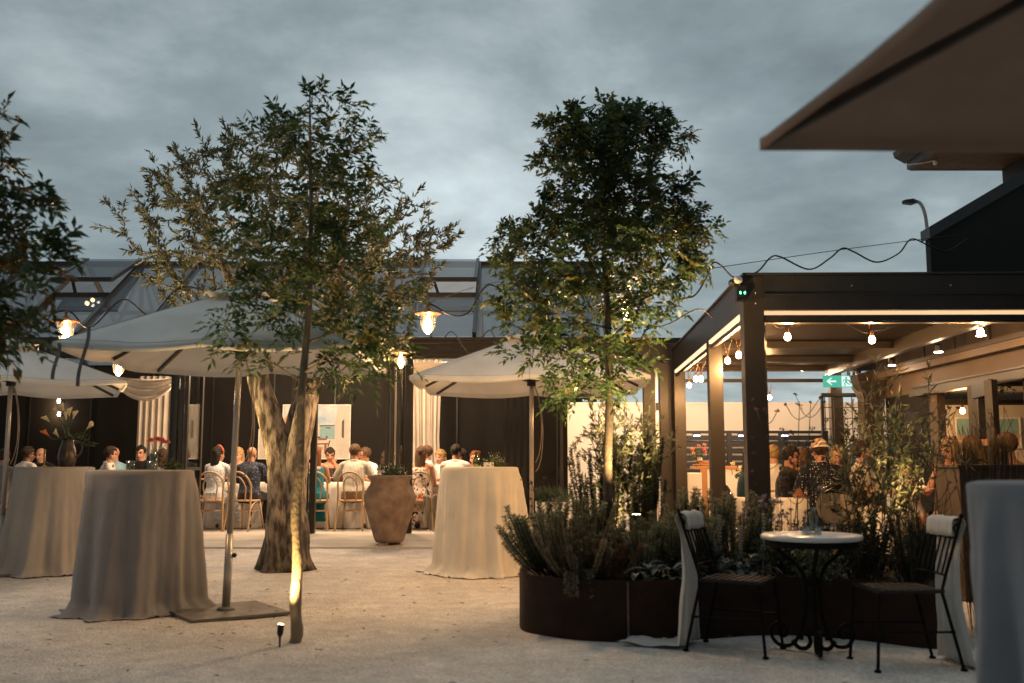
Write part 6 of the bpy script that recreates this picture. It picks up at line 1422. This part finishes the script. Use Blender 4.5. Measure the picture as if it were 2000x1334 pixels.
# cloth hung on the floral woman's chair and clear acrylic chairs
mb = MB(); rows = []
for k in range(14):
    u = k / 13; rows.append([Vector((X(846, 16.4) + (j / 12 - .5) * (.30 - .1 * u) + .02 * math.sin(k * .5), 16.28 + .035 * math.sin(j * 1.5 + k * .2), FZ + .56 - .52 * u + .03 * math.sin(j * .9))) for j in range(13)])
mb.rings(rows, closed=False, cap=False); tag(mb.build('jacket', C('taupe', (.30, .255, .215)), smooth=True, solid=.012), 'taupe jacket hanging beside the floral dress chair', 'jacket')
def ghost(label, loc, rz):
    t = thing('clear_chair', label, 'chair', (0, 0, 0), group='clear acrylic chairs'); mb = MB(); n = 28
    rows = [[Vector((r_ * .205 * math.cos(2 * math.pi * j / n), -.20 - .05 * (r_ * math.sin(2 * math.pi * j / n)) - .02, .69 + r_ * .225 * math.sin(2 * math.pi * j / n))) for j in range(n)] for r_ in (.02, .5, .93, 1.0)]
    mb.rings(rows, cap=False); mb.tube([rows[-1][j] for j in range(n)] + [rows[-1][0]], .009, n=6); mb.build('backrest', ACRYL, t, smooth=True, solid=.008)
    mb = MB(); mb.box((0, .01, .455), (.43, .42, .022)); mb.build('seat', ACRYL, t, bevel=.008)
    for sx, sy in ((-1, -1), (1, -1), (-1, 1), (1, 1)): mb = MB(); mb.tube([(sx * .20, sy * .19, .45), (sx * .21, sy * .22, 0)], [.022, .015], n=8); mb.build('leg', ACRYL, t, smooth=True)
    t.location = loc; t.rotation_euler = (0, 0, rz); return t
ghost('clear acrylic round-backed chair under the man in dotted shirt', (X(1608, 11.05), 11.05, PZ), R(6))
ghost('clear acrylic round-backed chair by the middle pergola post', (X(1441, 11.5), 11.5, PZ), R(-70))

# ================================================================== dining tables
def dining(label, x0, x1, y0, y1, h=.76, z=FZ):
    mb = MB(); per = []; n = 160; cx, cy = (x0 + x1) / 2, (y0 + y1) / 2; hx, hy = (x1 - x0) / 2, (y1 - y0) / 2
    for i in range(n):
        a = 2 * math.pi * i / n; c, s = math.cos(a), math.sin(a); e = .16
        per.append((math.copysign(abs(c) ** e, c) * hx, math.copysign(abs(s) ** e, s) * hy, a))
    rows = [[Vector((cx + px_ * f_, cy + py_ * f_, z + h)) for px_, py_, a in per] for f_ in (.01, .6, .985)]
    for k in range(9):
        u = k / 8; rows.append([Vector((cx + px_ + math.copysign(1, px_) * (.012 + (.05 * u + .03 * u * math.sin(a * 37 + px_ * 9))) * (abs(px_) > hx * .98), cy + py_ + math.copysign(1, py_) * (.012 + .05 * u + .03 * u * math.sin(px_ * 15)) * (abs(py_) > hy * .9), z + h - .008 - (h - .02) * u)) for px_, py_, a in per])
    mb.rings(rows, cap=False); return tag(mb.build('tablecloth', C('dining_white', (.70, .66, .61)), smooth=True), label, 'tablecloth')
dining('white cloth on long dining table between the bald man and the urn', -5.15, -2.0, 16.95, 17.65)
dining('white cloth on dining table behind the draped cream cocktail table', -1.55, -.3, 16.95, 17.65)
dining('white cloth on dining table in the dim left bay', -8.7, -5.7, 17.1, 17.75)
dining('white cloth on dining table inside the pergola', 2.95, 4.15, 11.95, 12.7, z=PZ)
mb = MB(); mb.lathe([(.0, .74), (.42, .74), (.44, .72), (.46, .5), (.50, .02)], 40, (2.98, 11.5, PZ), cap=False); tag(mb.build('tablecloth', C('dining_white', (.7, .66, .61)), smooth=True), 'small white-clothed round table by the corner pergola post', 'tablecloth')
def wine(label, x, y, z, s=1.0):
    mb = MB(); mb.lathe([(.032 * s, 0), (.005 * s, .006), (.004 * s, .08 * s), (.02 * s, .095 * s), (.04 * s, .13 * s), (.036 * s, .19 * s)], 14, (x, y, z), cap=False); return tag(mb.build('wine_glass', GLASSB, smooth=True), label, 'wine glass', 'wine glasses on the dining tables')
wine('wine glass standing between the auburn hair and striped shirt', X(655, 17.0), 17.02, FZ + .762, 1.1)
wine('wine glass just left of the striped-shirt man', X(664, 17.2), 17.2, FZ + .762, 1.1)
wine('wine glass between the navy shirt and the olive trunk', X(523, 17.1), 17.1, FZ + .762, 1.1)
wine('wine glass in front of the man in dotted shirt', X(1640, 12.1), 12.1, PZ + .762, 1.1)
def bouquet(label, c, r_, n, mats, seed, cat='flowers'):
    g = random.Random(seed); t = thing('bouquet', label, cat, c); c = Vector(c); mb = MB(); sprig(mb, c + Vector((0, 0, .12)), r_, n, g, .9, ln=.045); mb.build('foliage', MG, t)
    mb = MB()
    for k in range(9):
        p = c + Vector((g.gauss(0, r_ * .5), g.gauss(0, r_ * .4), .14 + r_ * g.uniform(.2, 1)))
        for j in range(16): d = Vector((g.gauss(0, 1), g.gauss(0, 1), g.gauss(.2, .8))).normalized() * .035; s_ = d.orthogonal().normalized() * .015; mb.add([p, p + d * .6 + s_, p + d, p + d * .6 - s_], [(0, 1, 2, 3)], k % len(mats))
    mb.build('blooms', mats, t); mb = MB(); mb.lathe([(.04, 0), (.05, .06), (.035, .14)], 12, c, cap=False); mb.build('vase', WHITEP, t)
bouquet('white and orange table flowers near the dark-haired woman in red', (X(930, 17.3), 17.3, FZ + .762), .16, 90, [WHITEP, PEACH], 2)
bouquet('pink and peach flowers standing on the timber bar left end', (X(1364, 15.7), 15.7, 1.14), .20, 90, [PINK, PEACH], 3)
bouquet('white flower garland with yellow leaves by corner pergola post', (X(1452, 12.6), 12.6, .86), .20, 160, [WHITEP, CREAM], 4)
bouquet('white wedding flowers in front of the yellow top guest', (X(1588, 12.4), 12.4, PZ + .762), .12, 80, [WHITEP, CREAM], 6)

# ================================================================== bar, pictures, curtains
br = thing('timber_bar', 'timber-topped bar with lit cream front at the pergola rear', 'bar', (3.3, 15.8, .09))
mb = MB(); mb.box((3.38, 15.8, 1.115), (1.05, .6, .05)); mb.build('top', TIMBER, br, bevel=.005)
mb = MB(); mb.box((2.96, 15.5, .59), (.10, .05, 1.0)); mb.box((3.84, 15.5, .59), (.1, .05, 1.0)); mb.build('end_panel', TIMBER, br)
mb = MB(); mb.box((3.40, 15.53, .59), (.78, .04, 1.0)); mb.build('front_panel', WHITEWALL, br)
mb = MB(); mb.box((2.80, 15.6, .56), (.22, .4, .95)); tag(mb.build('service_cabinet', WHITEWALL, bevel=.01), 'low white cabinet at the left end of the timber bar', 'cabinet')
mb = MB(); mb.box((3.02, 15.7, 1.16), (.34, .26, .02)); mb.box((3.05, 15.7, 1.19), (.28, .2, .03)); mb.box((3.0, 15.7, 1.22), (.3, .22, .015)); tag(mb.build('wooden_tray', TIMBER, bevel=.004), 'stack of wooden serving boards on the bar left end', 'tray')
def picture(label, x0, x1, z0, z1, y, polys, mats, rot=0):
    t = thing('framed_picture', label, 'picture', ((x0 + x1) / 2, y, z0)); w_, h_ = x1 - x0, z1 - z0; b_ = .022; mb = MB()
    for c, d in ((((x0 + x1) / 2, y, z1 - b_ / 2), (w_, .035, b_)), (((x0 + x1) / 2, y, z0 + b_ / 2), (w_, .035, b_)), ((x0 + b_ / 2, y, (z0 + z1) / 2), (b_, .035, h_ - 2 * b_)), ((x1 - b_ / 2, y, (z0 + z1) / 2), (b_, .035, h_ - 2 * b_))): mb.box(c, d)
    mb.build('frame', mat('frame_white', (.78, .74, .68), rough=.5), t); mb = MB()
    for k, (pts, mi) in enumerate(polys): mb.add([(x0 + b_ + u * (w_ - 2 * b_), y - .004 - .0004 * k, z0 + b_ + v * (h_ - 2 * b_)) for u, v in pts], [tuple(range(len(pts)))], mi)
    mb.build('print', mats, t); return t
PM = [mat('print_sky', (.25, .42, .58), col2=(.75, .76, .74), scale=3.5, rough=.6), mat('print_sea', (.24, .42, .44), rough=.6, var=.1, scale=20), mat('print_wall', (.56, .52, .46), rough=.6, var=.06, scale=6), mat('print_wood', (.25, .10, .06), rough=.6, var=.3, scale=20), mat('print_path', (.62, .57, .50), rough=.6, var=.08, scale=12), mat('print_dark', (.08, .06, .05), rough=.6), mat('print_peach', (.52, .30, .19), rough=.6, var=.2, scale=20)]
sea = [([(0, 0), (1, 0), (1, 1), (0, 1)], 0), ([(.2, .34), (.7, .34), (.7, .62), (.2, .62)], 1), ([(.22, .60), (.66, .615), (.66, .63), (.22, .625)], 5), ([(.38, .565), (.52, .565), (.5, .585), (.4, .585)], 5),
       ([(0, 0), (1, 0), (.74, .36), (.2, .36)], 4), ([(0, .18), (.16, .30), (.24, .36), (.24, .60), (.16, .70), (.16, 1), (0, 1)], 2), ([(.62, .36), (.72, .14), (.80, 0), (1, 0), (1, 1), (.70, 1), (.62, .68)], 2), ([(.80, .40), (.86, .37), (.86, .74), (.80, .70)], 5),
       ([(0, 0), (.2, 0), (.34, .20), (.30, .22), (.0, .20)], 6), ([(.1, .25), (.48, .26), (.46, .29), (.12, .28)], 3), ([(.2, .34), (.42, .34), (.42, .38), (.2, .38)], 3), ([(.36, .08), (.42, .08), (.42, .26), (.36, .26)], 3), ([(.44, .22), (.47, .22), (.52, .33), (.49, .34)], 5), ([(.18, .38), (.26, .38), (.26, .41), (.18, .41)], 5), ([(.40, .38), (.44, .38), (.44, .42), (.40, .42)], 5)]
YP = 19.9
def ZP(py, Y): return P(1000, py, Y).z
picture('tall white-framed seaside alley picture on the dark wall above the striped shirt', X(606, YP), X(686, YP), ZP(897, YP), ZP(790, YP), YP, sea, PM)
picture('narrow framed picture glimpsed in the fork of the olive trunk', X(553, YP), X(600, YP), ZP(862, YP), ZP(790, YP), YP, [([(0, 0), (1, 0), (1, 1), (0, 1)], 2), ([(.1, .55), (.6, .55), (.5, 1), (.05, 1)], 0), ([(0, .1), (.35, .2), (.45, .6), (.2, .75), (0, .6)], 6), ([(.3, .3), (.5, .35), (.55, .6), (.4, .6)], 3)], PM)
picture('pale framed picture half hidden left of the olive trunk', X(507, YP), X(549, YP), ZP(897, YP), ZP(838, YP), YP, [([(0, 0), (1, 0), (1, 1), (0, 1)], 4), ([(.2, .2), (.8, .2), (.8, .5), (.2, .6)], 2)], PM)
YQ = 13.96
picture('framed beach picture hanging on the white tiled wall', X(1862, YQ), X(1990, YQ), ZP(876, YQ), ZP(815, YQ), YQ, [([(0, 0), (1, 0), (1, 1), (0, 1)], 1), ([(0, .0), (1, .0), (1, .45), (0, .42)], 6), ([(0, 0), (1, 0), (1, .22), (0, .25)], 4), ([(.1, .0), (.9, .0), (.9, .14), (.1, .12)], 5)], PM)
def curtain(label, xs, zs, y, folds, seed, pinch=None):
    """xs: (left,right) at top / mid / bottom heights zs"""
    mb = MB(); rows = []; n = 90
    for k in range(26):
        u = k / 25; z_ = zs[0] + (zs[-1] - zs[0]) * u; tt = np.linspace(0, 1, len(xs)); a = np.interp(u, tt, [q[0] for q in xs]); b_ = np.interp(u, tt, [q[1] for q in xs])
        rows.append([Vector((a + (b_ - a) * j / n, y + .055 * math.sin(j / n * folds * 2 * math.pi + seed + .4 * mnoise.noise(Vector((j * .05, u * 2, seed)))) + .02 * math.sin(j * .9 + seed), z_)) for j in range(n + 1)])
    mb.rings(rows, closed=False, cap=False); return tag(mb.build('curtain', SHEER, smooth=True, solid=.003), label, 'curtain')
YC = 18.6
curtain('pale full-length curtain drawn beside the left door stack', [(X(268, YC), X(342, YC))] * 3, (P(0, 735, YC).z, .12), YC, 6, 1)
curtain('pale curtain tied at the right bay beside the door stack', [(X(800, YC), X(862, YC)), (X(806, YC), X(858, YC)), (X(806, YC), X(868, YC))], (P(0, 702, YC).z, .12), YC, 5, 3)
mb = MB(); rows = []
for k in range(10):
    v = k / 9; rows.append([Vector((X(212 + 126 * u, 15.9), 15.9 + .05 * math.sin(v * 18 + u * 2), P(0, 732 + 4 * u, 15.9).z - (.05 + .30 * v) * (math.sin(math.pi * u) ** .7) - .10 * v * u)) for u in [i / 30 for i in range(31)]])
mb.rings(rows, closed=False, cap=False); tag(mb.build('valance', SHEER, smooth=True, solid=.003), 'gathered sheer swag draped across the left bay top', 'curtain')
mb = MB(); rows = []
for k in range(10):
    v = k / 9; rows.append([Vector((X(797 + 112 * u, 15.9), 15.9 + .04 * math.sin(v * 14 + u * 3), P(0, 704, 15.9).z - (.42 * v) * (1 - .85 * u) - .02)) for u in [i / 24 for i in range(25)]])
mb.rings(rows, closed=False, cap=False); tag(mb.build('valance', SHEER, smooth=True, solid=.003), 'gathered sheer swag at the top of the right bay', 'curtain')

# ================================================================== hall lights
def pend(label, x, y, z, watts, drop=0.0, glow=True, col=(1, .66, .39)):
    t = thing('ceiling_spot', label, 'spotlight', (x, y, z), group='ceiling spots in the dining hall'); c = Vector((x, y, z)); mb = MB(); mb.lathe([(.03, 0), (.045, .02), (.045, .10), (.02, .13)], 12, c); mb.tube([c + Vector((0, 0, .12)), c + Vector((0, 0, .2 + drop))], .006, n=5); mb.build('housing', BLACKM, t)
    mb = MB(); mb.lathe([(.0, -.01), (.03, -.006), (.032, .0)], 12, c); mb.build('lens', SPOTGLOW, t); lamp('spot_light', c + Vector((0, 0, -.09)), watts, col, .07, t)
for lab, x, w_ in (('ceiling spot above the far left guests', -8.6, 14), ('ceiling spot above the dark left bay', -7.1, 14), ('ceiling spot above the woman in blue-white print', -4.75, 130), ('ceiling spot above the olive trunk side of the hall', -3.75, 110), ('ceiling spot above the striped-shirt man', -2.75, 140), ('ceiling spot above the terracotta urn', -1.85, 125), ('ceiling spot above the draped cream table guests', -.85, 140)):
    pend(lab, x, 16.45, 3.0, w_)
pend('small bright spot seen above the left swag curtain', P(285, 722, 16.6).x, 16.6, P(285, 722, 16.6).z, 4, .3)
pend('small bright spot seen at the top of the left door stack', P(358, 740, 16.2).x, 16.2, P(358, 740, 16.2).z, 4, .3)
pend('ceiling spot over the passage to the white wall', 1.45, 16.6, 2.78, 150)
for lab, a, w_ in (('rear spot under the pergola end beam, left', .9, 110), ('rear spot under the pergola end beam, right', 2.0, 110)):
    q = W(a, 6.25, 2.72); pend(lab, q.x, q.y, q.z, w_)
for i, (px, py) in enumerate(((115, 783), (115, 809))):
    c = P(px, py, 19.8); t = thing('wall_sconce', ('upper' if i == 0 else 'lower') + ' small wall light glowing on the dark left wall', 'wall light', c, group='wall lights in the left bay'); mb = MB(); mb.box(c + Vector((0, .06, 0)), (.06, .08, .05)); mb.build('bracket', BLACKM, t); mb = MB(); mb.ball(c, (.03, .03, .05), 10, 8); mb.build('glow', SPOTGLOW, t); lamp('sconce_light', c + Vector((-.12, -.05, 0)), 5, (1, .62, .3), .05, t)
for i, px in enumerate((1361, 1449, 1533)):
    c = P(px, 851, 18.1); t = thing('fence_light', ('left', 'middle', 'right')[i] + ' small cool-white light at the top of the slat fence', 'light', c, group='lights on the slat fence'); mb = MB(); mb.box(c + Vector((0, .03, .03)), (.14, .05, .04)); mb.build('bracket', BLACKM, t); mb = MB(); mb.box(c, (.11, .03, .025)); mb.build('lens', emit('fence_glow', (.85, .82, 1), 5), t)
bpy.data.scenes.remove(TMP)
